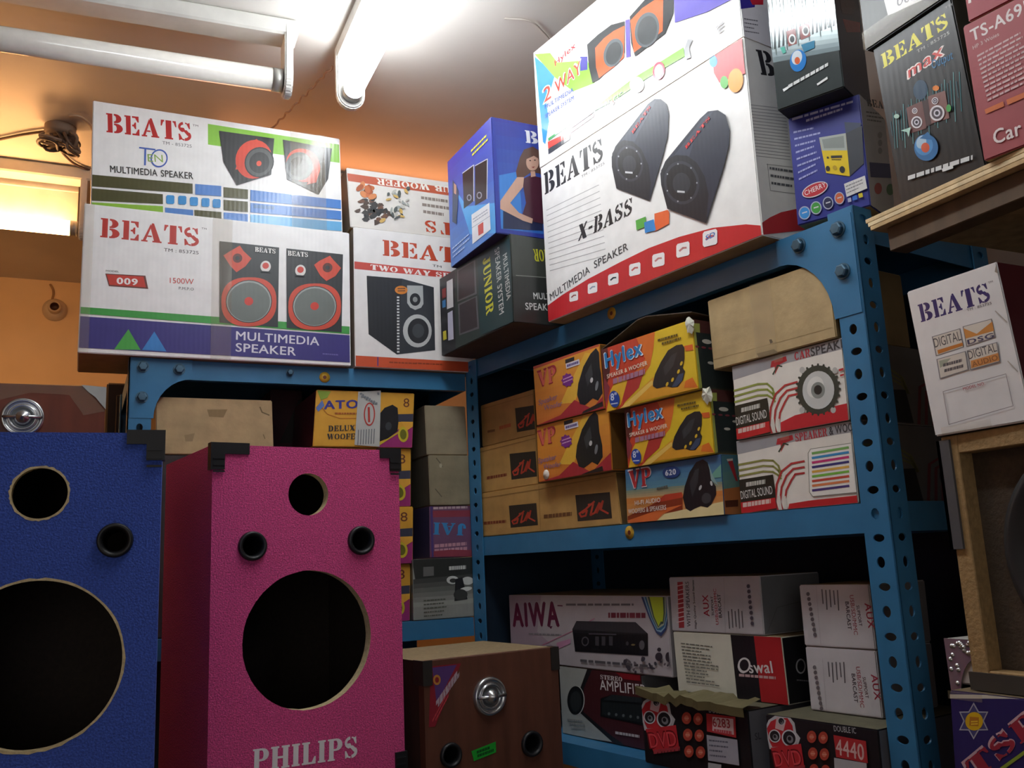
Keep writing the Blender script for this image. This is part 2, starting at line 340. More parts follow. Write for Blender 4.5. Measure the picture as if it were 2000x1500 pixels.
class Carton:
    def __init__(s, name, P0, deg, w, h, d, front='e8e8e6', side=None, top='a58a62', shear=0, rough=.38, kind='print', skind=None, bev=.0015, jit=.0012):
        s.w, s.h, s.d, s.sh = w, h, d, shear; s.name = name; s.rough = rough
        s.loc = Vector((float(P0[0]), float(P0[1]), float(P0[2]))); s.rz = math.radians(deg); s.top = s.loc.z+h
        s.mats = []; s.bm = bmesh.new(); s.kids = []
        side = side or front; R = random.Random(name+str(w))
        j = lambda: (R.random()-.5)*2*jit
        v = [s.bm.verts.new(p) for p in ((0,0,0),(w,0,0),(w,d,0),(0,d,0),(shear,0,h),(w+shear,0,h),(w+shear,d+j(),h),(shear,d+j(),h))]
        fm = s.mi(front, rough, kind); sm = s.mi(side, rough, skind or kind); tm = s.mi(top, .8, 'kraft')
        for f, m in (((0,3,2,1), tm), ((4,5,6,7), tm), ((0,1,5,4), fm), ((1,2,6,5), sm), ((2,3,7,6), sm), ((3,0,4,7), sm)):
            s.bm.faces.new([v[i] for i in f]).material_index = m
        bmesh.ops.bevel(s.bm, geom=s.bm.edges[:], offset=bev, segments=2, affect='EDGES')
    def mi(s, col, rough=None, kind='print'):
        m = mat(col, s.rough if rough is None else rough, 'print' if kind == 'foil' else kind, .85 if kind == 'foil' else 0.0)
        if m not in s.mats: s.mats.append(m)
        return s.mats.index(m)
    def world(s, x, y, z):
        c, d = math.cos(s.rz), math.sin(s.rz); return np.array([s.loc.x+c*x-d*y, s.loc.y+d*x+c*y, s.loc.z+z])
    def pj(s, x, y, z):
        X = s.world(x, y, z)-CC; k = X @ _F; return (1000+CF*(X @ _R)/k, 750-CF*(X @ _U)/k)
    def face(s, which='F', quad=None):
        w, h, d, sh = s.w, s.h, s.d, s.sh
        o, u, v, n = {'F': ((0,0,0), (w,0,0), (sh,0,h), (0,-1,0)), 'R': ((w,0,0), (0,d,0), (sh,0,h), (1,0,0)),
                      'L': ((0,d,0), (0,-d,0), (sh,0,h), (-1,0,0))}[which]
        if quad is None:
            V3 = lambda a, b: s.pj(*(np.array(o)+np.array(u)*a+np.array(v)*b))
            quad = [V3(0, 1), V3(1, 1), V3(1, 0), V3(0, 0)]
        return Face(s, o, u, v, n, quad)
    def part(s, name, bm, mats, label=None):    # a piece stuck to the carton, in carton space
        s.kids.append((name, bm, mats, label))
    def tape(s, face='F', u0=.4, u1=.5, v0=0, v1=1):
        bm = bmesh.new(); e = .0022
        o = s.face(face); pts = [o.o+o.u*a+o.v*b+o.n*e for a, b in ((u0, v0), (u1, v0), (u1, v1), (u0, v1))]
        f = bm.faces.new([bm.verts.new(p) for p in pts]); f.normal_update()
        bmesh.ops.solidify(bm, geom=bm.faces[:], thickness=.0003)
        s.part('packing_tape', bm, tape_mat())
    def done(s, label, cat='box', group=None):
        o = link(s.name, s.bm, s.mats, loc=s.loc, rz=s.rz)
        tag(o, label, cat, group)
        for n, b, m, l in s.kids:
            c = link(n, b, m, o)
            if l: c['label'] = l
        s.obj = o; return s
def qbox(name, plane, quad, d, zb=None, z0=(0, 0, 1.), noshear=False, h=None, **kw):
    """carton whose front lies in a plane; quad = its corners TL TR BR BL as seen in the photo"""
    q = [(z0[0]+x/z0[2], z0[1]+y/z0[2]) for x, y in quad]
    H = [plane.hit(p) for p in q]
    sb0, sb1, st0, st1 = H[3][0], H[2][0], H[0][0], H[1][0]
    w = ((sb1-sb0)+(st1-st0))/2; sh = 0 if noshear else ((st0-sb0)+(st1-sb1))/2
    zt = (H[0][1]+H[1][1])/2
    if zb is None: zb = (H[2][1]+H[3][1])/2
    c = ((sb0+sb1)/2 if not noshear else (sb0+sb1+st0+st1)/4); L = c-w/2
    P = plane.at(L, 0, zb)
    b = Carton(name, P, plane.deg, w, h or zt-zb, d, shear=sh, **kw); b.q = q; b.pl = plane; b.s0 = L
    b.zq = zb-(H[2][1]+H[3][1])/2
    return b
ZA = (130, 180, 2.5862); ZB = (650, 180, 2.586); ZC = (1030, 0, 2.3436); ZC2 = (1030, 0, 4.2553); ZD = (1480, 0, 3.125); ZD2 = (1480, 0, 3.408)
ZE = (1360, 440, 2.419); ZF = (900, 560, 2.884); ZF2 = (1160, 600, 6.25); ZF3 = (1180, 780, 5.357); ZG = (500, 720, 2.885)
ZH = (760, 1080, 3.571); ZH2 = (980, 1130, 5.556); ZI = (1240, 1100, 3.704); ZJ = (1680, 980, 2.885); ZK = (0, 720, 1.924)
ZL = (300, 840, 2.273); ZM = (0, 160, 2.142); ZN = (1640, 420, 2.586)

# ================================================================ THE SETTING
CEIL = 2.40; YB = 3.5; XL = -2.1; XR = 1.5; YF = -2.3
def slabbox(name, a, b, m):
    bm = bmesh.new(); add_box(bm, a, b); return struct(link(name, bm, m))
slabbox('floor', (XL, YF, -.05), (XR, YB, 0), mat('8a8178', .6, 'wall'))
slabbox('ceiling', (XL-.1, YF, CEIL), (XR+.1, YB+.1, CEIL+.1), mat('d6d2cc', .42, 'wall'))
slabbox('wall_back', (XL-.1, YB, -.05), (XR+.1, YB+.1, CEIL), mat('efcf98', .5, 'wall'))
slabbox('wall_left', (XL-.1, YF, -.05), (XL, YB, CEIL), mat('b08a66', .6, 'wall'))
slabbox('wall_right', (XR, YF, -.05), (XR+.1, YB, CEIL), mat('77706a', .7, 'wall'))

BLUE = ('35749f', .38, 'paint')
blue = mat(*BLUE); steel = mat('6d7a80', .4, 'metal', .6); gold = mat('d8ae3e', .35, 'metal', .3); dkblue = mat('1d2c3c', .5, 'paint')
def flange(bm, o, a, n, w, z0, z1, pitch=.0285, t=.0022, r=(.0055, .0068)):
    """a strip of slotted angle with real oval holes: along a, from z0 to z1"""
    o, a, n = Vector(o), Vector(a), Vector(n); K = int(round((z1-z0)/pitch)); p = (z1-z0)/K; up = Vector((0, 0, 1)); m = 16
    for k in range(K):
        zc = z0+p*(k+.5); rx, rz = (r[0], r[1]) if k % 2 == 0 else (.0078, .0048)
        dx = .0 if k % 2 else .001
        O = []; I = []
        for i in range(m):
            t_ = 2*PI*i/m; c, s = math.cos(t_), math.sin(t_)
            q = min((w/2)/abs(c) if abs(c) > 1e-6 else 9, (p/2)/abs(s) if abs(s) > 1e-6 else 9)
            if i % 4 == 2: O.append((math.copysign(w/2, c), math.copysign(p/2, s)))
            else: O.append((q*c, q*s))
            I.append((rx*c+dx, rz*s))
        def V(q, b): return bm.verts.new(o+a*(w/2+q[0])+up*(zc+q[1])+n*(t if b else 0))
        of, inf_, ob, ib = [V(q, 0) for q in O], [V(q, 0) for q in I], [V(q, 1) for q in O], [V(q, 1) for q in I]
        for i in range(m):
            j = (i+1) % m
            bm.faces.new((of[i], of[j], inf_[j], inf_[i])); bm.faces.new((ob[j], ob[i], ib[i], ib[j])); bm.faces.new((inf_[i], inf_[j], ib[j], ib[i]))
    # edges of the strip
    for s_ in (0, w):
        q = [o+a*s_+up*z for z in (z0, z1)]
        f = [bm.verts.new(v) for v in (q[0], q[1], q[1]+n*t, q[0]+n*t)]; bm.faces.new(f)
def bolt(parent, p, n, s=.0085):
    bm = bmesh.new(); n = Vector(n).normalized(); M = Matrix.Translation(Vector(p)) @ (-Vector((0, 1, 0))).rotation_difference(n).to_matrix().to_4x4()
    rg = add_lathe(bm, [(s*1.25, 0), (s*1.25, .0015), (s, .0015)], 20, 0, M)
    rg2 = add_lathe(bm, [(s, .0015), (s, .0065), (s*.8, .0078), (.0001, .008)], 6, 0, M)
    for f in bm.faces: f.smooth = False
    return link('bolt', bm, mat('4c6b80', .4, 'metal', .5), parent)
class Rack:
    def __init__(s, pl, length, depth, label, levels, lip=.036):
        s.pl, s.L, s.D = pl, length, depth
        s.o = empty('slotted_angle_rack', Vector(tuple(pl.at(0)))); s.o.rotation_euler[2] = math.radians(pl.deg)
        tag(s.o, label, 'shelving rack'); s.lip = lip
        for z in levels:
            bm = bmesh.new()
            add_box(bm, (0, 0, z-.002), (length, depth, z)); add_box(bm, (0, 0, z-lip), (length, .002, z-.002)); add_box(bm, (0, depth-.002, z-lip), (length, depth, z-.002))
            add_box(bm, (0, .002, z-lip), (.002, depth-.002, z-.002)); add_box(bm, (length-.002, .002, z-lip), (length, depth-.002, z-.002))
            add_box(bm, (.002, .002, z-lip), (length-.002, .014, z-lip+.002))
            link('shelf', bm, blue, s.o)
    def post(s, x, y, sx, sy, w=.043, top=1.745):
        bm = bmesh.new(); e = .0035
        X = x-e*sx; Y = y-e*sy
        flange(bm, (X, Y, 0), (sx, 0, 0), (0, sy, 0), w, 0.0, top); flange(bm, (X, Y, 0), (0, sy, 0), (sx, 0, 0), w, 0.0, top)
        bmesh.ops.remove_doubles(bm, verts=bm.verts[:], dist=.0002)
        bmesh.ops.recalc_face_normals(bm, faces=bm.faces[:])
        return link('post', bm, blue, s.o)
    def gusset(s, x, z, sx, w=.105, h=.11, y=-.0045):
        bm = bmesh.new()
        pts = [(0, 0), (w, 0), (w, -s.lip)]+[(w-(w-.04)*math.sin(t), -h+(h-s.lip)*math.cos(t)) for t in [PI/2*i/8 for i in range(1, 8)]]+[(.04, -h), (0, -h)]
        add_prism(bm, [(x+sx*a, z+b) for a, b in (pts if sx > 0 else pts[::-1])], y, y+.0012)
        bmesh.ops.recalc_face_normals(bm, faces=bm.faces[:])
        link('gusset_plate', bm, blue, s.o)
        bolt(s.o, (x+sx*.082, y, z-.018), (0, -1, 0)); bolt(s.o, (x+sx*.02, y, z-.016), (0, -1, 0)); bolt(s.o, (x+sx*.02, y, z-.072), (0, -1, 0))
    def sticker(s, q, r=.0105):
        t, z = s.pl.hit(q); bm = bmesh.new()
        add_lathe(bm, [(r, 0), (r, .0008), (.0001, .0008)], 28, 0, Matrix.Translation((t, -.0002, z)))
        add_lathe(bm, [(r*.35, .0011), (.0001, .0011)], 20, 1, Matrix.Translation((t, -.0002, z)))
        link('round_sticker', bm, [gold, mat('6a2f22', .5)], s.o)['label'] = 'round gold sticker on the blue shelf edge'
LT = 1.742; L2 = 1.245; AT = 1.765; A2 = 1.401; A3 = 1.043
ra = Rack(PA, .949, .30, 'blue slotted-angle rack on the right, running towards the camera, three stocked levels', [AT, A2, A3, .6, .15])
ra.post(0, 0, 1, 1, top=AT); ra.post(.949, 0, -1, 1, .038, top=AT+.008); ra.post(0, .30, 1, -1, top=AT); ra.post(.949, .30, -1, -1, .038, top=AT)
ra.gusset(.949, AT-.001, -1, .12, .13); ra.sticker((1195, 612)); ra.sticker((1230, 1040))
for q in ((1568, 477),): pass
bm = bmesh.new(); add_box(bm, (.003, .3035, .02), (.922, .3055, AT-.003)); link('back_panel', bm, dkblue, ra.o)  # dark sheet added so the rack interior reads as deep shade
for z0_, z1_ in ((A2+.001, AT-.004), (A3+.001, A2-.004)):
    bm = bmesh.new(); add_box(bm, (.0025, .003, z0_), (.004, .297, z1_)); link('end_panel', bm, dkblue, ra.o)  # added dark sheets hiding the lit wall beyond the far end
rb = Rack(Plane(.074, 1.75, 0), .650, .40, 'blue slotted-angle rack on the left, facing the camera behind the pink speaker cabinet', [LT, L2, .75, .25])
rb.post(0, 0, 1, 1, .040, top=LT+.002); rb.post(0, .40, 1, -1, top=LT); rb.post(.650, .40, -1, -1, top=LT)
rb.gusset(0, LT, 1)
rb.sticker((634, 737)); bolt(rb.o, (rb.pl.hit((566, 732))[0], -.001, 1.728), (0, -1, 0), .006)
bm = bmesh.new(); add_box(bm, (.003, .4035, .02), (.652, .4055, LT-.003)); link('back_panel', bm, dkblue, rb.o)  # same added dark sheet, standing in for shade inside the left rack
bm = bmesh.new(); add_box(bm, (.6455, .215, L2+.001), (.647, .397, LT-.004)); link('end_panel', bm, dkblue, rb.o)  # dark sheet added to close the bright gap to the wall

# ================================================================ TUBE LIGHTS AND CEILING FITTINGS
fix = mat('d9d8d2', .4, 'paint'); capm = mat('b9b9b4', .4, 'metal', .5)
def tube_light(name, a, b, r, label, lit=None, group=None, refl=False, glass='d8d4cc'):
    """a, b ends of the tube; batten on the ceiling above it, curved end brackets"""
    a, b = Vector(a), Vector(b); d = (b-a); Ln = d.length; d.normalize(); ang = math.atan2(d.y, d.x)
    root = empty(name, (a.x, a.y, CEIL), ang); tag(root, label, 'light', group)
    zt = a.z-CEIL                                  # tube axis below the ceiling
    bm = bmesh.new(); hb = min(.035, -zt-r-.012)
    add_box(bm, (-.03, -.028, -hb), (Ln+.03, .028, -.0005), 0, .004); link('batten', bm, fix, root)
    if refl:
        bm = bmesh.new(); add_box(bm, (.0, -.040, zt+r*.2), (Ln, -.034, -.001), 0, .001); add_box(bm, (.0, -.0335, -.05), (Ln, -.0285, -.046), 0, .001); link('reflector', bm, fix, root)
    bm = bmesh.new(); add_tube(bm, [(.012, 0, zt), (Ln-.012, 0, zt)], r, 24)
    t = link('lamp_tube', bm, lit or mat(glass, .15, 'plastic'), root)
    t['label'] = 'glowing fluorescent tube' if lit else 'unlit white fluorescent tube'
    for x, s in ((0, 1), (Ln, -1)):
        bm = bmesh.new(); add_tube(bm, [(x-.002*s, 0, zt), (x+.016*s, 0, zt)], r*1.04, 20); link('end_cap', bm, capm, root)
        bm = bmesh.new(); pts = []
        n = 9
        for i in range(n+1): t_ = PI*i/n; pts.append((-(r+.010)*math.cos(t_), zt-(r+.012)*math.sin(t_)))
        pts += [(.030, -hb+.002), (.027, -.002), (-.027, -.002), (-.030, -hb+.002)]
        vs = [[bm.verts.new((x-(.004+dx)*s, y, z)) for y, z in pts] for dx in (0, .016)]
        bm.faces.new(vs[0]); bm.faces.new(vs[1][::-1])
        for i in range(len(pts)): j = (i+1) % len(pts); bm.faces.new((vs[0][i], vs[1][i], vs[1][j], vs[0][j]))
        bmesh.ops.recalc_face_normals(bm, faces=bm.faces[:]); bmesh.ops.bevel(bm, geom=[e for e in bm.edges], offset=.003, segments=2, affect='EDGES')
        link('end_bracket', bm, fix, root)
    return root
q = hitz((687, 182), 2.29); q2 = hitz((778, 0), 2.29); dr = (q2-q)/np.linalg.norm(q2-q)
tube_light('tube_light', (q[0], q[1], 2.29), (q[0]+dr[0]*1.2, q[1]+dr[1]*1.2, 2.29), .019,
           'lit white tube light on the ceiling, pointing towards the camera', emit('white_tube', (.93, .97, 1.0), WHITE_TUBE), 'tube lights')
q = hitz((548, 158), 2.28); q2 = hitz((0, 76), 2.28); dr = (q2-q)/np.linalg.norm(q2-q)
tube_light('tube_light', (q[0], q[1], 2.28), (q[0]+dr[0]*1.2, q[1]+dr[1]*1.2, 2.28), .022,
           'unlit tube light hanging below its white batten, at the upper left', None, 'tube lights')
q = hitz((150, 447), 2.24); q2 = hitz((0, 432), 2.24)
warm = emit('warm_tube', (1.0, .47, .17), WARM_TUBE)
tube_light('tube_light', (q[0], q[1], 2.24), (q[0]-1.2, q[1], 2.24), .019, 'lit yellow tube light at the far left by the orange wall', warm, 'tube lights', refl=True)
q = hitz((672, 392), 2.33)
tube_light('tube_light', (q[0]-.35, q[1], 2.33), (q[0]+.85, q[1], 2.33), .019, 'lit yellow tube light hidden behind the boxes on the left rack', emit('warm_tube_back', (1.0, .36, .13), WARM_TUBE*.30), 'tube lights')

def cable(name, pts, r, col, label, cat='cable', n=8):
    cu = bpy.data.curves.new('c', 'CURVE'); cu.dimensions = '3D'; cu.bevel_depth = r; cu.bevel_resolution = 2; cu.resolution_u = 6
    s = cu.splines.new('BEZIER'); s.bezier_points.add(len(pts)-1)
    for p, bp in zip(pts, s.bezier_points): bp.co = tuple(p); bp.handle_left_type = bp.handle_right_type = 'AUTO'
    o = bpy.data.objects.new('tmp', cu); COL.objects.link(o); bpy.context.view_layer.update()
    dg = bpy.context.evaluated_depsgraph_get(); me = bpy.data.meshes.new_from_object(o.evaluated_get(dg)); bpy.data.objects.remove(o)
    me.name = name; me.materials.clear(); me.materials.append(mat(col, .5, 'plastic'))
    o = bpy.data.objects.new(name, me); COL.objects.link(o)
    for p in me.polygons: p.use_smooth = True
    return tag(o, label, cat) if label else o
Z = CEIL-.004
R2 = random.Random(3)
def twisted(name, a, b, label, col, r=.0022, amp=.004, n=26):
    pts = []
    for i in range(n+1):
        t = i/n; p = a+(b-a)*t; pts.append((p[0]+amp*math.sin(i*1.9)*.6, p[1]+amp*math.cos(i*2.3)*.6, p[2]-amp*abs(math.sin(i*1.3))))
    return cable(name, pts, r, col, label)
twisted('twisted_flex', hitz((650, 128), Z), hitz((530, 250), Z-.02), 'twisted pale flex running from the lit white tube light to behind the boxes', 'b99a86')
cable('ceiling_wire', [hitz(p, Z) for p in ((985, 36), (1035, 42), (1060, 62), (1085, 92))], .0018, 'c9c2ba', 'thin pale wire clipped to the ceiling above the blue carton')
# junction with loose wires
def jbox():
    c = hitz((118, 248), CEIL); root = empty('ceiling_junction_box', (c[0], c[1], CEIL)); tag(root, 'dusty round junction box with tangled wires on the ceiling above the yellow tube', 'junction box')
    bm = bmesh.new(); M = Matrix.Translation((0, 0, -.001)) @ Matrix.Rotation(PI/2, 4, 'X')
    add_lathe(bm, [(.034, 0), (.034, .016), (.030, .022), (.0001, .023)], 28, 0, Matrix.Rotation(PI/2, 4, 'X'))
    for v in bm.verts: v.co.z = -abs(v.co.z)
    bmesh.ops.recalc_face_normals(bm, faces=bm.faces[:]); link('base', bm, mat('8d7a68', .6, 'plastic'), root)
    for k in range(7):
        a = k*1.1; pts = [(.02*math.cos(a), .02*math.sin(a), -.02)]
        for i in range(5): pts.append((R2.uniform(-.045, .045), R2.uniform(-.04, .04), -.026-R2.random()*.03))
        o = cable('wire', pts, .0035, ['6e5a4b', '4c3d36', '8f7d6d'][k % 3], None); o.parent = root
    for i, (y) in enumerate((0,)):
        bm = bmesh.new(); add_box(bm, (.015, -.012, -.06), (.035, .012, -.022), 0, .003); link('connector_block', bm, mat('5d4c42', .5, 'plastic'), root)
    return c
jc = jbox()
cable('ceiling_wire', [hitz(p, Z-.002) for p in ((95, 256), (50, 262), (0, 272), (-90, 290))], .0035, '5a463a', 'dark wire crossing the ceiling leftwards from the junction box')
cable('ceiling_wire', [hitz(p, Z-.002) for p in ((112, 282), (128, 305), (150, 322), (185, 336))], .003, '5a463a', 'dark wire curling down-right from the junction box to behind the boxes')
cable('ceiling_wire', [hitz(p, Z-.002) for p in ((135, 226), (150, 226), (168, 236), (185, 262))], .003, 'c9ad92', 'pale wire looping right from the top of the junction box')
# batten holder on the back wall
pw = Plane(0, YB, 0)
def wallpt(q, back=0): t, z = pw.hit(q); return (t, YB-back, z)
h = wallpt((107, 606)); root = empty('lamp_holder', (h[0], YB, h[2])); tag(root, 'white batten lamp holder without a bulb on the orange wall', 'lamp holder')
bm = bmesh.new(); add_lathe(bm, [(.040, 0), (.040, .008), (.030, .018), (.024, .024), (.0001, .024)], 32); link('base', bm, mat('d8c6a8', .4, 'plastic'), root)
bm = bmesh.new(); add_lathe(bm, [(.021, .02), (.021, .052), (.017, .056), (.014, .052), (.014, .03), (.0001, .03)], 28, mis=[0, 0, 0, 1, 1]); link('socket', bm, [mat('cdb896', .4, 'plastic'), mat('4a2a18', .5, 'plastic')], root)
cable('wall_cable', [wallpt(p, .006) for p in ((98, 556), (104, 568), (103, 582), (96, 598))], .0035, 'a88455', 'short brown cable dropping from the ceiling to the lamp holder')

# things the cabinets stand on
def table(name, x0, y0, x1, y1, z, label, col='6b4a34', legs=True):
    root = empty(name, ((x0+x1)/2, (y0+y1)/2, 0)); tag(root, label, 'table'); z -= .004
    hx, hy = (x1-x0)/2, (y1-y0)/2; bm = bmesh.new(); add_box(bm, (-hx, -hy, z-.025), (hx, hy, z), 0, .002); link('table_top', bm, mat(col, .5, 'wood'), root)
    for sx in (-1, 1):
        for sy in (-1, 1):
            bm = bmesh.new(); add_box(bm, (sx*(hx-.03)-.02, sy*(hy-.03)-.02, 0), (sx*(hx-.03)+.02, sy*(hy-.03)+.02, z-.025), 0, .002); link('leg', bm, mat(col, .5, 'wood'), root)
    return root
TZ = 1.045
table('display_table', -.62, .86, .435, 1.68, TZ, 'brown wooden display table under the blue and pink speaker cabinets')
table('low_table', .455, 1.30, .735, 1.66, .86, 'small low table under the brown veneered speaker cabinet', '4b372a')

# ================================================================ SPEAKER CABINETS
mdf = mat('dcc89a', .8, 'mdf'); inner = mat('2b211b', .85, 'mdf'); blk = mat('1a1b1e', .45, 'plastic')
def cabinet(name, P, deg, w, h, d, holes, skin, label, mats_side=None, t=.017, rim=False, edge=None, tagcat='speaker cabinet'):
    """hollow box with a front panel of real cut-outs. holes: (x, z, r) from the lower left of the front"""
    root = empty(name, tuple(P), math.radians(deg)); tag(root, label, tagcat)
    side = mats_side or skin
    bm = bmesh.new()
    V, Fs = curve_mesh([[(0, 0), (w, 0), (w, h), (0, h)]]+[[(x+r*math.cos(2*PI*i/72)*(1+jg*R2.uniform(-1, 1)), z+r*math.sin(2*PI*i/72)*(1+jg*R2.uniform(-1, 1))) for i in range(72)] for x, z, r, jg in holes], t/2)
    vs = [bm.verts.new((x, z_+t/2, y)) for x, y, z_ in V]
    for f in Fs:
        try: bm.faces.new([vs[i] for i in f])
        except ValueError: pass
    bmesh.ops.remove_doubles(bm, verts=bm.verts[:], dist=1e-5); bmesh.ops.recalc_face_normals(bm, faces=bm.faces[:])
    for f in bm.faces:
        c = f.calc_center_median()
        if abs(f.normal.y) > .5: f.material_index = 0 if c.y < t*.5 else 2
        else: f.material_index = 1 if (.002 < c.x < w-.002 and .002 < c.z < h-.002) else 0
    if rim:                            # raw cut rim of each large opening
        for x, z, r, jg in holes:
            if jg == 0: continue
            ri = [bm.verts.new((x+(r-.0012)*math.cos(2*PI*i/72), -.0004, z+(r-.0012)*math.sin(2*PI*i/72))) for i in range(72)]
            ro = [bm.verts.new((x+(r+.0004+.0016*R2.random())*math.cos(2*PI*i/72), -.0004, z+(r+.0004+.0016*R2.random())*math.sin(2*PI*i/72))) for i in range(72)]
            for i in range(72): bm.faces.new((ri[i], ri[(i+1) % 72], ro[(i+1) % 72], ro[i])).material_index = 1
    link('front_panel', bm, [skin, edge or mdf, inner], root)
    bm = bmesh.new(); o_, i_ = (0, t, 0, w, d, h), (t, t, t, w-t, d-t, h-t)
    add_box(bm, (0, t+.0002, 0), (t, d, h)); add_box(bm, (w-t, t+.0002, 0), (w, d, h)); add_box(bm, (t, t+.0002, h-t), (w-t, d, h)); add_box(bm, (t, t+.0002, 0), (w-t, d, t)); add_box(bm, (t, d-t, t), (w-t, d, h-t))
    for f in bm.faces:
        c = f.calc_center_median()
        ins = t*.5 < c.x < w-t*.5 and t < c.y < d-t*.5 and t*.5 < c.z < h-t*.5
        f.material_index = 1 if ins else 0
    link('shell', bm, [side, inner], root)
    return root
def port(root, x, z, r, L=.09):
    bm = bmesh.new()
    add_lathe(bm, [(r*.78, -L), (r*.74, -.004), (r*.78, .002), (r*.9, .0055), (r*1.08, .006), (r*1.16, .003), (r*1.17, -.0005), (r*.95, -.0005), (r*.95, -L)], 36, 0, Matrix.Translation((x, 0, z)))
    link('port_tube', bm, blk, root)
def corner(root, x, z, sx, sz, a=.050, b=.034, tk=.0125, d=.012, label=None):
    """stepped black plastic corner protector wrapping the front corner"""
    bm = bmesh.new(); e = .003
    pts = [(-e, e), (a, e), (a, -tk), (.016, -tk), (.016, -b), (-e, -b)]
    pts = [(x+sx*p, z-sz*(-q)) if sz > 0 else (x+sx*p, z-q) for p, q in pts]
    if sx*sz < 0: pts = pts[::-1]
    add_prism(bm, pts, -e, 0)
    # wrap over the side and the top
    xs = sorted((x-sx*e, x)); zz = sorted((z-sz*b, z+sz*e)); add_box(bm, (xs[0], 0, zz[0]), (xs[1], d, zz[1]))
    zz = sorted((z, z+sz*e)); xs = sorted((x-sx*e, x+sx*a)); add_box(bm, (xs[0], 0, zz[0]), (xs[1], d, zz[1]))
    for k in range(3):
        zc = z-sz*(tk+.006+k*.009); add_box(bm, (min(x, x+sx*.0155), -e-.0012, zc-.0012), (max(x, x+sx*.0155), -e, zc+.0012))
    bmesh.ops.recalc_face_normals(bm, faces=bm.faces[:])
    link('corner_protector', bm, blk, root)
def local_of(pl, q, s0, zb): t, z = pl.hit(q); return t-s0, z-zb
# pink
pp = Plane(.161, 1.294, 9); s1 = pp.hit((778, 880))[0]; w = s1; pk_h = 1.525-TZ
ploc = lambda q: local_of(pp, q, 0, TZ)
def hole(loc, c, rx, jg=.004): x, z = loc(c); return (x, z, loc((c[0]+rx, c[1]))[0]-x, jg)
pk_skin = mat('dc4f8e', .92, 'felt')
zl = lambda x, y, Zz=ZL: (Zz[0]+x/Zz[2], Zz[1]+y/Zz[2])
H1 = hole(ploc, zl(688, 285), 38.5); H2 = hole(ploc, zl(690, 928), 120.5); H3 = hole(ploc, zl(438, 515), 24, 0); H4 = hole(ploc, zl(920, 490), 22, 0)
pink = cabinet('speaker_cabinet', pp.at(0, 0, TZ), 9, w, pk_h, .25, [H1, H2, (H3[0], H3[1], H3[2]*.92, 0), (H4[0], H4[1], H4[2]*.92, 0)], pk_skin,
               'pink felt-covered empty speaker cabinet with black corners, white lettering at the bottom')
for Hh in (H3, H4): port(pink, Hh[0], Hh[1], Hh[2])
corner(pink, 0, pk_h, 1, 1); corner(pink, w, pk_h, -1, 1, a=.032, b=.032); corner(pink, 0, 0, 1, -1); corner(pink, w, 0, -1, -1, a=.045, b=.045)
class Panel(Face):                            # lettering fixed on a flat panel of a cabinet
    def __init__(s, pl, s0, zb, w, h):
        s.bm = bmesh.new(); s.mats = []; s.b = s; s.o = Vector((0, -.0006, 0)); s.u = Vector((w, 0, 0)); s.v = Vector((0, 0, h)); s.n = Vector((0, -1, 0)); s.lw, s.lh = w, h
        s.pl, s.s0, s.zb = pl, s0, zb; s.k = 1; s.z = (0, 0, 1.)
    def uv(s, q):
        t, z = s.pl.hit((s.z[0]+q[0]/s.z[2], s.z[1]+q[1]/s.z[2])); return (float((t-s.s0)/s.lw), float((z-s.zb)/s.lh))
    def mi(s, col, rough=None, kind='print'):
        m = mat(col, rough or .5, kind)
        if m not in s.mats: s.mats.append(m)
        return s.mats.index(m)
pn = Panel(pp, 0, TZ, w, pk_h).zoom(*ZL); pn.T('PHILIPS', 'f0eef0', (438, 1520), (905, 1452), 102, font='slab', g=0)
link('lettering', pn.bm, pn.mats, pink)['label'] = 'white slab lettering'
# blue
pb_ = Plane(.079-.42*math.cos(math.radians(-4.5)), 1.06-.42*math.sin(math.radians(-4.5)), -4.5)
s1 = pb_.hit((318, 843))[0]; bl_h = pb_.hit((200, 845))[1]-TZ; bloc = lambda q: local_of(pb_, q, 0, TZ)
zk = lambda x, y: zl(x, y, ZK)
B1 = hole(bloc, zk(150, 468), 57, .012); B2 = hole(bloc, zk(125, 1112), 176, .003); B3 = hole(bloc, zk(432, 645), 31, 0)
B4 = (2*B2[0]-B3[0], B3[1], B3[2], 0)
wb = s1
bl_skin = mat('425fc0', .92, 'felt')
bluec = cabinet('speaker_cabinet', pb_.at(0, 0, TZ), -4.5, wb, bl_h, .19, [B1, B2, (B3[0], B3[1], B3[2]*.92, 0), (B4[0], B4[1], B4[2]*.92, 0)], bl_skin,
                'blue felt-covered empty speaker cabinet with large round hole at the lower left', rim=True)
port(bluec, B3[0], B3[1], B3[2]); port(bluec, B4[0], B4[1], B4[2])
for x, sx in ((0, 1), (wb, -1)):
    for z_, sz in ((bl_h, 1), (0, -1)): corner(bluec, x, z_, sx, sz, a=.036, b=.030)
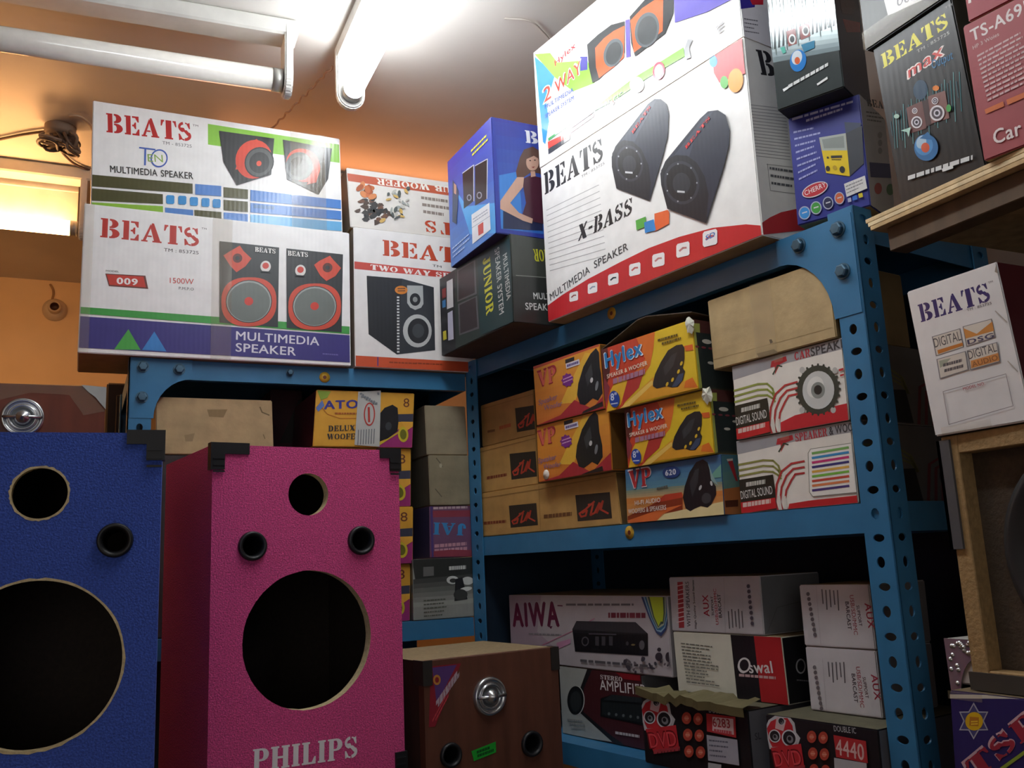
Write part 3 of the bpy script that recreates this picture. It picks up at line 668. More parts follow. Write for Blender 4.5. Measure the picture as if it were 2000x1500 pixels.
# brown veneered cabinet at the bottom centre
pr = Plane(.476, 1.354, 8); wr = pr.hit((1088, 1265))[0]; zr = 1.209; rloc = lambda q: local_of(pr, q, 0, .862)
zh = lambda x, y: zl(x, y, ZH)
veneer = mat('643c2c', .5, 'wood'); R3 = hole(rloc, zh(428, 1410), 20.5, 0); R4 = hole(rloc, zh(993, 1330), 20, 0); RW = hole(rloc, zh(700, 1960), 75, 0)
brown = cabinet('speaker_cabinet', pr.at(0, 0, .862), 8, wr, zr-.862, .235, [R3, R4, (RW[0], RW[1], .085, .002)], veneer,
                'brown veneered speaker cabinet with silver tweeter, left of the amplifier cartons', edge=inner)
for ch in brown.children:
    if ch.name.startswith('shell'):
        ch.data.materials[0] = mat('3c2a24', .6, 'wood'); ch.data.materials.append(mat('94805f', .75, 'mdf'))
        for p in ch.data.polygons:
            if p.normal.z > .9 and p.center.z > .3: p.material_index = 2
def tweeter(root, x, z, r, y=0, bars=True, k=1):
    sv = mat('c3c6c8', .25, 'metal', .9)
    bm = bmesh.new(); M = Matrix.Translation((x, y, z))
    add_lathe(bm, [(r, 0), (r, .004), (r*.92, .008), (r*.78, .006), (r*.72, .003), (r*.66, .007), (r*.60, .009), (r*.52, .004), (r*.3, -.001), (.0001, -.002)], 44, 0, M)
    for a in (0, PI): 
        add_lathe(bm, [(r*.07, .0085), (r*.07, .0095), (.0001, .0095)], 12, 1, Matrix.Translation((x+math.cos(a)*r*.85, y, z+math.sin(a)*r*.85)))
    add_tube(bm, [(x-r*.85, y-.008, z), (x, y-.013, z), (x+r*.85, y-.008, z)], r*.09, 10, 0)
    o = link('tweeter', bm, [sv, blk], root); o['label'] = 'round silver tweeter'
    bm = bmesh.new(); add_lathe(bm, [(r*.42, .002), (r*.4, .007), (r*.28, .014), (.0001, .018)], 32, 0, M); link('dome', bm, sv, o)
    return o
x, z = rloc(zh(698, 998)); tweeter(brown, x, z, rloc((956+31, 1360))[0]-rloc((956, 1360))[0])
for Hh in (R3, R4): port(brown, Hh[0], Hh[1], Hh[2]*.86)
pn = Panel(pr, 0, .862, wr, zr-.862).zoom(*ZH)
pn.P('8d1f2e', (290, 790), (500, 770), (320, 1210), (275, 1215)); pn.P('5a3a78', (300, 800), (470, 780), (330, 1050)); pn.E('c98a3a', 332, 885, 26, 36); pn.E('8d1f2e', 332, 885, 14, 20)
pn.greek('b9a6b0', (325, 1065), (480, 840), (14, 10), 2, 30); pn.greek('d04a50', (300, 1180), (395, 1000), (22, -8), 2, 16)
st = link('corner_sticker', pn.bm, pn.mats, brown); st['label'] = 'torn red and purple corner sticker'
pn = Panel(pr, 0, .862, wr, zr-.862).zoom(*ZH); pn.P('1fae32', (572, 1382), (742, 1315), (745, 1390), (590, 1452)); pn.greek('0f5a20', (610, 1400), (725, 1358), (4, 26), 2, 20, seed=5)
link('price_sticker', pn.bm, pn.mats, brown)['label'] = 'small green price sticker'
for sx, x in ((1, 0), (-1, wr)):
    bm = bmesh.new(); xs = sorted((x-sx*.002, x+sx*.014)); add_box(bm, (xs[0], -.002, zr-.862-.035), (xs[1], 0, zr-.862+.001)); xs = sorted((x-sx*.002, x)); add_box(bm, (xs[0], 0, zr-.862-.035), (xs[1], .03, zr-.862+.001)); link('corner_protector', bm, mat('2c2824', .5, 'plastic'), brown)
# dark wood cabinet with silver tweeter behind the blue one
ps = Plane(-.40, 1.46, 0); ws = ps.hit((205, 800))[0]; zs = ps.hit((100, 752))[1]
back = cabinet('speaker_cabinet', ps.at(0, 0, TZ), 0, ws, zs-TZ, .2, [(ws*.5, .18, .1, 0)], mat('6e3320', .35, 'wood'),
               'reddish wooden speaker cabinet with a silver tweeter, behind the blue cabinet', edge=inner)
sl = lambda q: local_of(ps, q, 0, TZ)
c = sl(zl(95, 1405, ZM)); tweeter(back, c[0], c[1], sl((44+43, 815))[0]-sl((44, 815))[0])
bm = bmesh.new()
V_ = [sl(zl(a, b_, ZM)) for a, b_ in ((340, 1268), (445, 1278), (442, 1370), (420, 1345), (400, 1320), (370, 1298))]
add_prism(bm, [(a, b_) for a, b_ in V_], -.0015, 0); bmesh.ops.recalc_face_normals(bm, faces=bm.faces[:]); link('corner_plate', bm, mat('c9cbc6', .3, 'metal', .7), back)['label'] = 'silver pressed corner plate'
bm = bmesh.new(); V_ = [sl(zl(a, b_, ZM)) for a, b_ in ((0, 1262), (340, 1268), (400, 1330), (440, 1378), (350, 1395), (290, 1310), (130, 1300), (0, 1330))]
add_prism(bm, V_, -.0012, -.0004); bmesh.ops.recalc_face_normals(bm, faces=bm.faces[:]); link('plastic_wrap', bm, tape_mat(), back)['label'] = 'clear plastic film over the top edge'
# dark tall cabinet behind the left rack
pd_ = Plane(0, 2.24, 0); a0 = pd_.hit((207, 800))[0]; zt_ = pd_.hit((230, 748))[1]
bm = bmesh.new(); add_box(bm, (0, 0, 0), (.30, .35, zt_), 0, .004); o = link('tall_cabinet', bm, mat('2a211d', .6, 'wood'), loc=(a0, 2.24, 0)); tag(o, 'dark brown tall cabinet behind the left end of the left rack', 'cabinet')
bm = bmesh.new(); add_box(bm, (.02, -.012, .1), (.28, 0, zt_-.03), 0, .002); link('door', bm, mat('231b18', .6, 'wood'), o)

# ================================================================ CARTONS ON THE LEFT RACK
WH = 'e9e9e8'
# lower: multimedia speaker carton 009
b = qbox('speaker_carton', PB.off(.018), [(95, 545), (1425, 725), (1440, 1410), (50, 1340)], .17, zb=LT+.001, z0=ZA, front=WH, side='8c6a4a')
f = b.face('F', b.q).zoom(*ZA)
f.T('BEATS', 'b5362e', (175, 725), (683, 785), 102, font='slab'); f.T('TM', '6a6a6a', (694, 692), (720, 697), 9); f.T('TM : 853725', '6a6a6a', (503, 805), (680, 824), 17)
f.P('6b3a34', (200, 918), (408, 932), (422, 1002), (218, 985)); f.P('c23c30', (207, 923), (398, 937), (410, 994), (222, 978)); f.T('009', 'f4efee', (258, 973), (368, 982), 33, font='slab', g=.2)
f.T('MODEL', '777777', (203, 908), (272, 914), 9); f.T('1500W', 'c8524a', (533, 972), (655, 980), 28, bold=0); f.T('P.M.P.O', '888888', (578, 1006), (655, 1013), 14)
f.P('3f9a45', (40, 1092), (1450, 1207), (1450, 1246), (40, 1128)); f.P('3b357c', (40, 1142), (1450, 1252), (1450, 1392), (40, 1312))
f.P('4aa548', (318, 1215), (243, 1323), (380, 1326)); f.P('3a80c4', (452, 1228), (388, 1326), (514, 1334))
f.T('MULTIMEDIA', 'dcdce8', (868, 1272), (1283, 1303), 44); f.T('SPEAKER', 'dcdce8', (866, 1334), (1168, 1356), 44); f.greek('6a66a8', (1300, 1350), (1380, 1356), (0, 10), 1, 7)
f.P('2b2f32', (785, 757), (1082, 795), (1078, 1208), (785, 1182)); f.P('2b2f32', (1118, 800), (1395, 835), (1392, 1235), (1122, 1212))
for cx, cy, wx, wy, s_ in ((875, 850, 932, 1070, 1), (1320, 905, 1258, 1098, .94)):
    f.P('c84a36', (cx+12*s_, cy-68*s_), (cx+30, cy-40), (cx+70*s_, cy), (cx+40, cy+40), (cx-5, cy+70*s_), (cx-35, cy+38), (cx-70*s_, cy-18), (cx-40, cy-38)); f.E('5e2f2a', cx, cy-3, 24); f.E('2b2f32', cx, cy-3, 11)
    f.P('c84a36', *[(wx+138*s_*math.copysign(abs(math.cos(t))**.8, math.cos(t)), wy+5+128*s_*math.copysign(abs(math.sin(t))**.8, math.sin(t))) for t in [2*PI*i/40 for i in range(40)]])
    f.E('2b2f32', wx, wy+3, 116*s_, 112*s_); f.E('9aa19d', wx, wy+3, 112*s_, 108*s_); f.E('6b736f', wx, wy+6, 106*s_, 102*s_); f.E('c83f33', wx, wy+2, 22*s_)
for cx, cy, r in ((1015, 893, 26), (1187, 916, 26)): f.E('d8d4d0', cx, cy, r, r*1.15); f.E('c83f33', cx, cy-4, r*.62); f.P('2b2f32', (cx-24, cy+22), (cx+24, cy+26), (cx+22, cy+32), (cx-22, cy+28))
f.T('BEATS', 'e4e4e0', (962, 816), (1064, 828), 25, font='slab'); f.T('BEATS', 'e4e4e0', (1125, 838), (1224, 848), 25, font='slab')
f = b.face('L'); f.rect('8a6642', 0, 0, 1, 1)
b.tape('F', .0, .035); b.tape('F', .455, .53)
b009 = b.done('wide white carton lettered in red with two speakers printed, standing on the left rack', group='white speaker cartons')
# upper
b = qbox('speaker_carton', PB.off(.006), [(140, 30), (1375, 245), (1400, 715), (118, 505)], .17, zb=b009.top+.0008, z0=ZA, front=WH, side='5f4c3a', rough=.22)
f = b.face('F', b.q).zoom(*ZA)
f.P('83bb45', (690, 152), (1385, 276), (1388, 365), (690, 248))
f.T('BEATS', 'b52e2e', (200, 174), (610, 232), 86, font='slab'); f.T('TM', '777777', (614, 160), (642, 165), 9); f.T('TM - 853725', '8a8a8a', (465, 238), (609, 260), 14)
f.S('4a64b0', [(355, 250), (430, 262)], 7); f.S('4a64b0', [(383, 256), (380, 330)], 9)
for rr, c_ in ((42, '4a64b0'), (35, WH)): f.E(c_, 449, 303, rr, rr)
f.T('EN', '88a850', (395, 315), (468, 322), 34, bold=0)
f.T('MULTIMEDIA', '3a3a3a', (214, 356), (440, 385), 30); f.T('SPEAKER', '3a3a3a', (457, 387), (616, 407), 30)
OL = '4d4c2e'; BL_ = '4f7fc4'
for c_, q in ((OL, ((118, 362), (612, 428), (612, 475), (118, 415))), (BL_, ((625, 430), (756, 446), (756, 495), (625, 480))), (OL, ((768, 452), (893, 470), (893, 515), (768, 500))),
              (OL, ((115, 424), (465, 470), (465, 516), (113, 480))), (OL, ((768, 512), (893, 528), (893, 578), (768, 562))), ('84b23c', ((113, 488), (465, 526), (465, 573), (112, 534))),
              (BL_, ((475, 533), (614, 552), (614, 602), (475, 583))), (OL, ((620, 552), (757, 570), (757, 622), (620, 606))), (BL_, ((768, 572), (893, 588), (893, 640), (768, 625))),
              ('3f78c0', ((905, 472), (1395, 548), (1396, 591), (905, 524))), ('3f78c0', ((905, 534), (1396, 602), (1398, 646), (905, 580))), ('62a8d8', ((905, 590), (1398, 656), (1400, 702), (905, 640)))):
    f.P(c_, *q, layer=False)
f.k += 1
for x, y in ((501, 497), (560, 503), (618, 512), (676, 520), (732, 528)): f.P('3a8ccc', (x-20, y-16), (x-14, y-22), (x+16, y-19), (x+21, y-13), (x+20, y+17), (x+14, y+22), (x-15, y+19), (x-20, y+14))
f.T('Kareena', '3a6a9a', (922, 558), (1030, 572), 22, bold=0) if False else f.greek('3f6f9f', (922, 560), (1035, 574), (0, 12), 1, 16)
f.P('2b2e31', (745, 187), (1027, 233), (1012, 405), (835, 447), (768, 335)); f.P('2b2e31', (1072, 240), (1333, 292), (1315, 440), (1265, 514), (1095, 430))
f.E('c8402f', 922, 328, 94, 92, -10); f.P('c8402f', (905, 250), (935, 232), (955, 250)); f.P('c8402f', (835, 350), (828, 372), (862, 372)); f.E('2b2e31', 950, 343, 76, 72); f.E('4c4f50', 950, 343, 70, 66); f.E('2b2e31', 950, 345, 52, 50); f.E('d8503c', 948, 349, 13)
f.E('c8402f', 1180, 368, 96, 76, 32); f.E('55595a', 1160, 372, 74, 68, 20); f.E('2b2e31', 1156, 374, 52, 48); f.P('c8402f', (1225, 430), (1262, 418), (1250, 455), (1200, 462))
b.tape('F', .78, .93, .0, 1)
b = b.done('white carton with olive, green and blue bars, on the wide carton lettered in red', group='white speaker cartons')
# two-way carton and the upside-down one above it
b = qbox('speaker_carton', PB.off(.014), [(100, 690), (700, 738), (706, 1440), (118, 1405)], .26, zb=LT+.001, z0=ZB, front='e6e5e3', side='b9b2a6', noshear=True)
f = b.face('F', b.q).zoom(*ZB); OR_ = 'b8492e'
f.T('BEATS', OR_, (248, 838), (708, 874), 84, font='slab'); f.T('TM', '666666', (500, 889), (548, 896), 12)
f.P('c24a40', (100, 873), (706, 925), (706, 958), (100, 912)); f.T('TWO WAY SP', 'f2ece8', (186, 914), (590, 950), 27, font='slab', g=.1)
f.P('22252a', (168, 947), (345, 958), (506, 1000), (508, 1325), (318, 1346), (180, 1245)); f.P('30343a', (345, 958), (506, 1000), (508, 1325), (318, 1346), layer=True)
f.P('a9aeae', (370, 993), (450, 993), (452, 1088), (440, 1108), (410, 1120), (385, 1108), (370, 1085)); f.E('22252a', 410, 1066, 27, 33); f.E('8b9090', 410, 1066, 12, 14)
f.E('b4b8b8', 420, 1227, 72, 84); f.E('22252a', 424, 1227, 53, 64); f.E('3d4246', 424, 1227, 30, 36)
f.E('d08030', 340, 1018, 32, 22); f.greek('22252a', (322, 1014), (362, 1012), (0, 12), 2, 5)
for i in range(19): f.P('d4d8d8', (318, 1052+i*15.4), (330, 1052+i*15.4), (330, 1060+i*15.4), (318, 1060+i*15.4), layer=False)
f.k += 1
f.P('c2502e', (112, 1350), (706, 1388), (706, 1445), (116, 1408)); f.P('5a3a80', (222, 1358), (228, 1358), (228, 1402), (222, 1402), layer=False); f.greek('8a3a20', (280, 1388), (420, 1396), (130, 6), 2, 7)
b2w = b.done('white carton printed with one black two-way speaker above an orange strip', group='white speaker cartons')
b = qbox('speaker_carton', PB.off(.008), [(55, 370), (640, 470), (640, 735), (103, 690)], .24, zb=b2w.top+.0008, z0=ZB, front='d9d6d0', side='b9b2a6')
f = b.face('F', b.q).zoom(*ZB)
f.P('b5563c', (60, 403), (640, 500), (640, 538), (72, 448)); f.T('SUB WOOFER', 'e9e4dc', (640, 492), (228, 436), 30, font='slab', g=.1)
f.T('S', OR_, (528, 655), (474, 648), 56, font='slab'); f.T('T', OR_, (612, 664), (548, 657), 56, font='slab'); f.T('ytud yvaeh', '8a8078', (600, 520), (462, 500), 14, bold=0) if False else f.greek('8a8078', (462, 548), (600, 568), (4, 34), 3, 14, seed=3)
RR = random.Random(5)
for i in range(46):
    x, y = RR.gauss(215, 38), RR.gauss(600, 42); f.P(['3a3a3a', '4a3c34', '2c2f30', '6a4a3a'][i % 4], *[(x+RR.uniform(8, 24)*math.cos(t), y+RR.uniform(6, 18)*math.sin(t)) for t in [PI*k/3 for k in range(6)]], layer=(i % 6 == 0))
for i in range(9): x, y = RR.gauss(175, 28), RR.gauss(515, 22); f.E(['b8663c', 'c98050', 'a0522e'][i % 3], x, y, 24, 15, i*40, 9)
for i in range(26): x, y = RR.gauss(350, 36), RR.gauss(585, 42); f.E(['9aa09c', '4c5452', 'b8b8b0', 'c8a860'][i % 4], x, y, RR.uniform(6, 20), RR.uniform(4, 10), i*50, 8)
b = b.done('off-white carton standing upside down, printed with flowers, beside the glossy blue carton', group='white speaker cartons')

# ================================================================ CARTONS ON TOP OF THE RIGHT RACK
jA = hitz((1004, 628), AT+.001); jB = hitz((862.7, 696), AT+.001); jd = jB-jA; jdeg = math.degrees(math.atan2(jd[1], jd[0]))-90
jp = Plane(jA[0], jA[1], jdeg); jtop = jp.hit((650+905/2.586, 180+715/2.586))[1]; jdep = float(np.linalg.norm(jd[:2]))
b = Carton('speaker_carton', (jA[0], jA[1], AT+.001), jdeg, .26, jtop-AT-.001, jdep, front='3e423e', side='2f3a36', top='4a4034', rough=.3)
f = b.face('L', [(650+x/2.586, 180+y/2.586) for x, y in ((528, 945), (905, 715), (915, 1160), (550, 1335))]).zoom(*ZB)
f.P('26262a', (530, 945), (612, 900), (622, 1300), (550, 1335)); f.P('5b5a5e', (625, 900), (722, 848), (730, 1025), (628, 1065)); f.P('3a3336', (632, 906), (714, 858), (720, 1018), (634, 1056))
f.P('5b5a5e', (632, 1076), (732, 1034), (742, 1196), (640, 1232)); f.P('3a3336', (640, 1082), (724, 1042), (734, 1188), (646, 1222))
f.P('c9c9cc', (570, 960), (602, 944), (608, 1090), (574, 1102)); f.P('b8bcd0', (578, 1122), (604, 1108), (612, 1250), (584, 1258)); f.P('8a2f30', (545, 1000), (566, 990), (568, 1040), (548, 1048)); f.P('3a78b0', (548, 1060), (566, 1052), (568, 1090), (550, 1096)); f.P('c8c040', (555, 1215), (572, 1208), (576, 1250), (558, 1258))
f.P('1e3a3c', (735, 842), (905, 740), (912, 1162), (748, 1228), layer=True)
f.T('JUNIOR', 'c2c032', (765, 855), (782, 1140), 0.1, font='slab', g=.3) if False else None
# vertical lettering: baseline runs downwards
def vtext(f, s, col, p0, p1, hx, **k):          # text turned a quarter clockwise; hx = cap height measured sideways
    a = f.uv(p0); b_ = f.uv(p1); c = f.uv((p0[0]+hx, p0[1]))
    A = np.array([a[0]*f.lw, a[1]*f.lh]); B = np.array([b_[0]*f.lw, b_[1]*f.lh]); Cc = np.array([c[0]*f.lw, c[1]*f.lh])
    d = (B-A)/np.linalg.norm(B-A); nn = np.array([-d[1], d[0]]); cap = abs((Cc-A) @ nn)
    # express as an ordinary T call through a point straight above the baseline start
    V, Fs = slab_mesh(s, k.get('g', .4)) if k.get('font') == 'slab' else text_mesh(s, k.get('bold', .02))
    Ln = np.linalg.norm(B-A); mi = f.b.mi(col)
    vs = [f.b.bm.verts.new(f.o+f.u*float((A+d*x*Ln+nn*y*cap)[0]/f.lw)+f.v*float((A+d*x*Ln+nn*y*cap)[1]/f.lh)+f.n*(0.00006*f.k+lf)) for x, y, lf in V]
    for F_ in Fs:
        try: g_ = f.b.bm.faces.new([vs[i] for i in F_])
        except ValueError: continue
        g_.normal_update()
        if g_.normal.dot(f.n) < 0: g_.normal_flip()
        g_.material_index = mi
    f.k += 1
vtext(f, 'JUNIOR', 'c2c032', (762, 850), (780, 1135), 40, font='slab', g=.1)
vtext(f, 'SPEAKER SYSTEM', 'b8bcb8', (826, 798), (846, 1130), 24); vtext(f, 'MULTIMEDIA', 'b8bcb8', (868, 830), (884, 1060), 22)
f = b.face('F').zoom(*ZB)
f.P('2e302f', (905, 930), (1300, 955), (1300, 1200), (905, 1165)); f.S('8a8f88', [(925, 925), (1200, 945)], 3)
f.T('JUNIOR', 'c2c032', (1150, 800), (1010, 792), 60, font='slab', g=.1); f.T('MULTIMEDIA', 'd4d6d4', (1015, 1045), (1210, 1052), 32); f.T('SPEAKER', 'd4d6d4', (974, 1098), (1130, 1106), 34); f.P('c07830', (1000, 714), (1100, 716), (1100, 735), (1000, 732))
jun = b.done('dusty black taped carton jutting over the corner between the two racks')
lA = hitz((980.6, 446), jun.top+.001); lB = hitz((890, 516), jun.top+.001); ld = lB-lA; ldeg = math.degrees(math.atan2(ld[1], ld[0]))-90
ldeg = min(ldeg, 3.0); lp = Plane(lA[0], lA[1], ldeg); lA = lA+lp.n*.024; ltop = lp.hit((967, 215))[1]; ldep = float(np.linalg.norm(ld[:2]))
ltop = min(ltop, 2.385)
b = Carton('speaker_carton', (lA[0], lA[1], jun.top+.001), ldeg, .24, ltop-jun.top-.001, min(ldep, .24), front='2c3a94', side='3546a0', top='3a3a60', rough=.28)
f = b.face('L', [(650+x/2.586, 180+y/2.586) for x, y in ((585, 325), (822, 90), (855, 688), (622, 870))]).zoom(*ZB)
f.G('3c3f98', '3f7cc8', (585, 325), (822, 90), (855, 688), (622, 870), 9)
f.P('4a9ad8', (640, 480), (700, 560), (850, 540), (850, 690), (720, 700)); f.P('24262e', (672, 388), (733, 345), (737, 532), (684, 572)); f.P('24262e', (740, 350), (806, 316), (806, 520), (744, 556))
f.S('b8bcc8', [(672, 388), (733, 345), (737, 532)], 4); f.S('b8bcc8', [(740, 350), (806, 316), (806, 520)], 4); f.E('8a90a0', 712, 515, 13, 17); f.E('8a90a0', 766, 503, 14, 18); f.E('24262e', 712, 515, 8, 11); f.E('24262e', 766, 503, 9, 12)
f.P('d9dadf', (727, 602), (820, 540), (828, 672), (735, 748)); f.S('9aa0b0', [(730, 668), (824, 606)], 3); f.P('c2504a', (762, 655), (790, 636), (792, 690), (766, 706)); f.greek('8a90a0', (735, 628), (815, 574), (2, 14), 2, 5)
f.greek('c8c23c', (718, 278), (802, 196), (6, 22), 2, 11, jit=.1); f.P('2a3a58', (620, 420), (655, 480), (648, 650), (625, 640)); f.P('b08a78', (628, 440), (642, 450), (642, 500), (630, 492)); f.greek('a8c4e8', (628, 780), (720, 700), (3, 20), 3, 7)
f = b.face('F').zoom(*ZB)
f.G('33358c', '2f66b8', (815, 80), (1400, 160), (1400, 760), (850, 690), 9); f.P('3a7cc8', (840, 420), (940, 400), (960, 700), (850, 690)); f.P('20284a', (860, 600), (1060, 660), (1060, 700), (860, 690))
f.T('BEATS', 'd6d8e0', (975, 255), (1300, 300), 62, font='slab')
f.P('5c4238', (945, 330), (965, 290), (1010, 275), (1050, 300), (1075, 360), (1080, 430), (1040, 410), (1000, 405), (965, 430), (930, 440), (925, 400)); f.E('c09a88', 1008, 355, 32, 42); f.P('5c4238', (975, 340), (980, 308), (1020, 302), (1045, 340), (1015, 322)); f.P('8a3a3a', (1002, 378), (1022, 376), (1012, 384))
f.E('30201e', 996, 346, 5, 3); f.E('30201e', 1020, 344, 5, 3)
f.P('4a2434', (955, 440), (1000, 420), (1080, 440), (1080, 670), (950, 640), (975, 560)); f.P('c09a88', (930, 430), (965, 430), (960, 480), (895, 560), (940, 610), (1010, 640), (1005, 664), (960, 650), (845, 590), (845, 550)); f.P('c09a88', (998, 400), (1020, 400), (1024, 425), (1000, 430))
lady = b.done('glossy blue carton printed with a woman and two speakers, on the black corner carton')
# big white carton with two tube speakers
qx = [(58, 768), (990, 170), (1075, 1060), (95, 1470)]
b = qbox('speaker_carton', PA.off(.036), qx, .12, zb=AT+.001, z0=ZC, front='ececea', side='d8d8d4', rough=.3)
f = b.face('F', b.q).zoom(*ZC); BK = '2a2a2c'
f.T('BEATS', BK, (80, 890), (352, 728), 100, font='slab'); f.T('TM : 853725', '8a8a8a', (250, 812), (357, 748), 12)
for i in range(12): f.S('b0b0b0', [(88+i*1.5, 960+i*25), (330+i*3, 842+i*29)], 3, layer=False)
f.k += 1
f.T('X-BASS', BK, (234, 1100), (482, 973), 72, font='slab', slant=.2); f.T('MULTIMEDIA', '4a4a4a', (107, 1372), (290, 1240), 34); f.T('SPEAKER', '4a4a4a', (310, 1222), (466, 1133), 34)
f.P('c0282f', (85, 1400), (160, 1345), (280, 1270), (430, 1190), (560, 1125), (700, 1072), (850, 1030), (1000, 1012), (1085, 1018), (1080, 1075), (95, 1475))
for x, y, r in ((215, 1350, 20), (302, 1310, 22), (398, 1268, 24), (497, 1222, 26), (605, 1178, 28), (717, 1130, 30), (840, 1076, 33)):
    f.P('eceaea', (x-r, y-r*.55), (x-r*.8, y-r*.85), (x+r*.8, y-r*1.25), (x+r, y-r), (x+r, y+r*.6), (x+r*.8, y+r*.85), (x-r*.8, y+r*1.25), (x-r, y+r)); f.S(['c05a5a', '8a9ab0', '4a4a4a', 'c08080', '7088b0', '904a4a', '20303a'][int(x) % 7], [(x-r*.5, y+r*.2), (x, y-r*.25), (x+r*.5, y-r*.3)], r*.28)
f.T('SD', '2a6ab8', (820, 1088), (862, 1068), 22, slant=.2)
f.P('5aa848', (502, 1002), (548, 983), (550, 1028), (506, 1046)); f.P('e0683a', (588, 970), (648, 952), (656, 962), (655, 1014), (590, 1050)); f.P('3a86cc', (541, 1010), (585, 995), (595, 1045), (545, 1058))
f.P('d23a40', (1000, 165), (930, 205), (870, 245), (855, 280), (860, 335), (885, 378), (1004, 335)); f.S('ec8a88', [(870, 240), (965, 190)], 6); f.E('3f96d8', 858, 282, 18, 26); f.E('f0a040', 958, 368, 34, 54, 5); f.E('58b048', 907, 376, 18, 28)
def tubespk(pts, face, cx, cy, rx, ry, txt):
    f.P('2c3140', *pts); f.P('3a4152', *[p for p in txt[2]]); f.P('20222a', *face); f.E('33363f', cx, cy, rx, ry, -8); f.E('1a1b20', cx, cy, rx*.86, ry*.86, -8); f.E('2e3138', cx, cy+4, rx*.5, ry*.5)
    for k in range(7): a = k*.9; f.E('9aa0a8', cx+rx*.88*math.cos(a), cy+ry*.88*math.sin(a), 3.5, 4, n=8)
    f.P('c8ccd0', (cx-18, cy+35), (cx+16, cy+38), (cx+16, cy+46), (cx-18, cy+44)); f.T('BEATS', 'c83030', txt[0], txt[1], 20, font='slab', g=0)
tubespk([(410, 668), (560, 475), (590, 452), (618, 452), (645, 475), (655, 520), (650, 620), (628, 710), (567, 912), (415, 858), (394, 760), (393, 715)],
        [(396, 700), (420, 655), (450, 638), (490, 645), (530, 680), (562, 750), (573, 830), (565, 912), (415, 858), (394, 760)], 475, 745, 62, 82, ((492, 612), (575, 490), [(440, 640), (570, 470), (600, 455), (520, 600), (500, 645)]))
tubespk([(640, 735), (800, 540), (835, 508), (880, 502), (915, 525), (933, 590), (930, 660), (905, 760), (825, 1010), (650, 948), (622, 840), (618, 790)],
        [(622, 775), (650, 725), (690, 705), (740, 708), (785, 740), (820, 800), (838, 880), (826, 1008), (650, 948), (622, 840)], 715, 830, 80, 98, ((738, 680), (848, 540), [(680, 710), (820, 530), (860, 505), (770, 650), (750, 710)]))
f = b.face('R').zoom(*ZC)
f.T('BEATS', BK, (1070, 342), (1420, 392), 112, font='slab')
for i in range(17): f.S('9c9c9c', [(1024+i*1.5, 480+i*14.6), (1180+i*1.5, 498+i*14.6)], 3.5, layer=False)
f.k += 1
f.S('8a8a8a', [(1095, 752), (1300, 775)], 2.5); f.S('8a8a8a', [(1098, 750), (1112, 872)], 2.5); f.S('8a8a8a', [(1112, 872), (1300, 898)], 2.5); f.greek('55585c', (1108, 775), (1240, 795), (4, 34), 3, 11, seed=4)
f.P('b0242c', (1070, 1022), (1110, 995), (1160, 972), (1260, 950), (1300, 1050), (1075, 1075))
xb = b.done('large white carton with two black tube speakers and a red curved band')
b = Carton('speaker_carton', tuple(xb.pl.at(xb.s0-.004, .002, xb.top+.001)), -81.3, xb.w+.004, .236, .11, front='f0f0ee', side='d8d6da', rough=.16)
f = b.face('F').zoom(*ZC2)
f.P('3a90d8', (60, 470), (130, 530), (225, 640), (160, 860), (180, 1010), (150, 1200), (130, 1180), (75, 600)); f.P('8ccc4a', (60, 450), (190, 440), (250, 520), (500, 500), (560, 690), (380, 760), (225, 640)); f.P('4a48a0', (440, 470), (500, 470), (500, 580), (440, 590))
f.T('Hylex', 'c03038', (230, 552), (402, 392), 50, bold=.03); f.T('2', 'e8eef4', (128, 872), (208, 812), 132, bold=.06); f.T('2', 'd8483c', (138, 856), (200, 812), 118, bold=.02)
f.T('WAY', 'f4f0ec', (228, 792), (462, 598), 118, bold=.06); f.T('WAY', 'd8483c', (236, 780), (452, 602), 104, bold=.02); f.T('MULTIMEDIA', '3a56a8', (148, 908), (385, 760), 34); f.T('SPEAKER SYSTEM', '3a56a8', (150, 985), (388, 828), 34)
f.P('4aa05c', (175, 1150), (360, 1020), (360, 1035), (178, 1172)); f.P('d04838', (172, 1180), (360, 1090), (360, 1128), (176, 1238)); f.P('3a3c40', (176, 1240), (358, 1130), (358, 1158), (178, 1282)); f.P('50505a', (360, 1040), (550, 905), (552, 935), (362, 1072)); f.P('d04878', (360, 1078), (556, 940), (556, 970), (362, 1108))
f.P('7cc83c', (560, 900), (700, 790), (900, 640), (1100, 520), (1300, 395), (1310, 470), (1000, 650), (700, 850), (560, 925)); f.P('6a5cc0', (818, 170), (852, 160), (860, 470), (826, 480))
f.P('6a62b8', (1215, -200), (1800, -500), (1810, -60), (1500, 100), (1230, 190)); 
f.P('2e3236', (500, 372), (590, 290), (700, 208), (812, 178), (812, 440), (700, 560), (600, 660), (545, 690), (515, 560)); f.P('e06238', (568, 400), (640, 320), (720, 260), (812, 215), (806, 480), (720, 560), (600, 650), (575, 560)); f.E('5c6468', 720, 440, 78, 122, 18); f.E('44494c', 722, 445, 60, 98, 18)
f.P('2e3236', (856, 140), (990, -10), (1100, -120), (1222, -170), (1218, 110), (1150, 280), (900, 470), (868, 360)); f.P('e06238', (862, 172), (960, 70), (1050, 10), (1135, -40), (1130, 260), (890, 440)); f.E('5c6468', 1000, 250, 100, 148, 12); f.E('484d50', 1002, 255, 80, 122, 12)
f.E('f0f0ec', 915, 706, 60, 66); f.E('c83050', 1098, 590, 50, 76, 10); f.E('f2dcdc', 1098, 590, 34, 54, 10); f.P('9a9ca0', (1310, 420), (1340, 330), (1380, 330), (1350, 400), (1365, 480), (1320, 500))
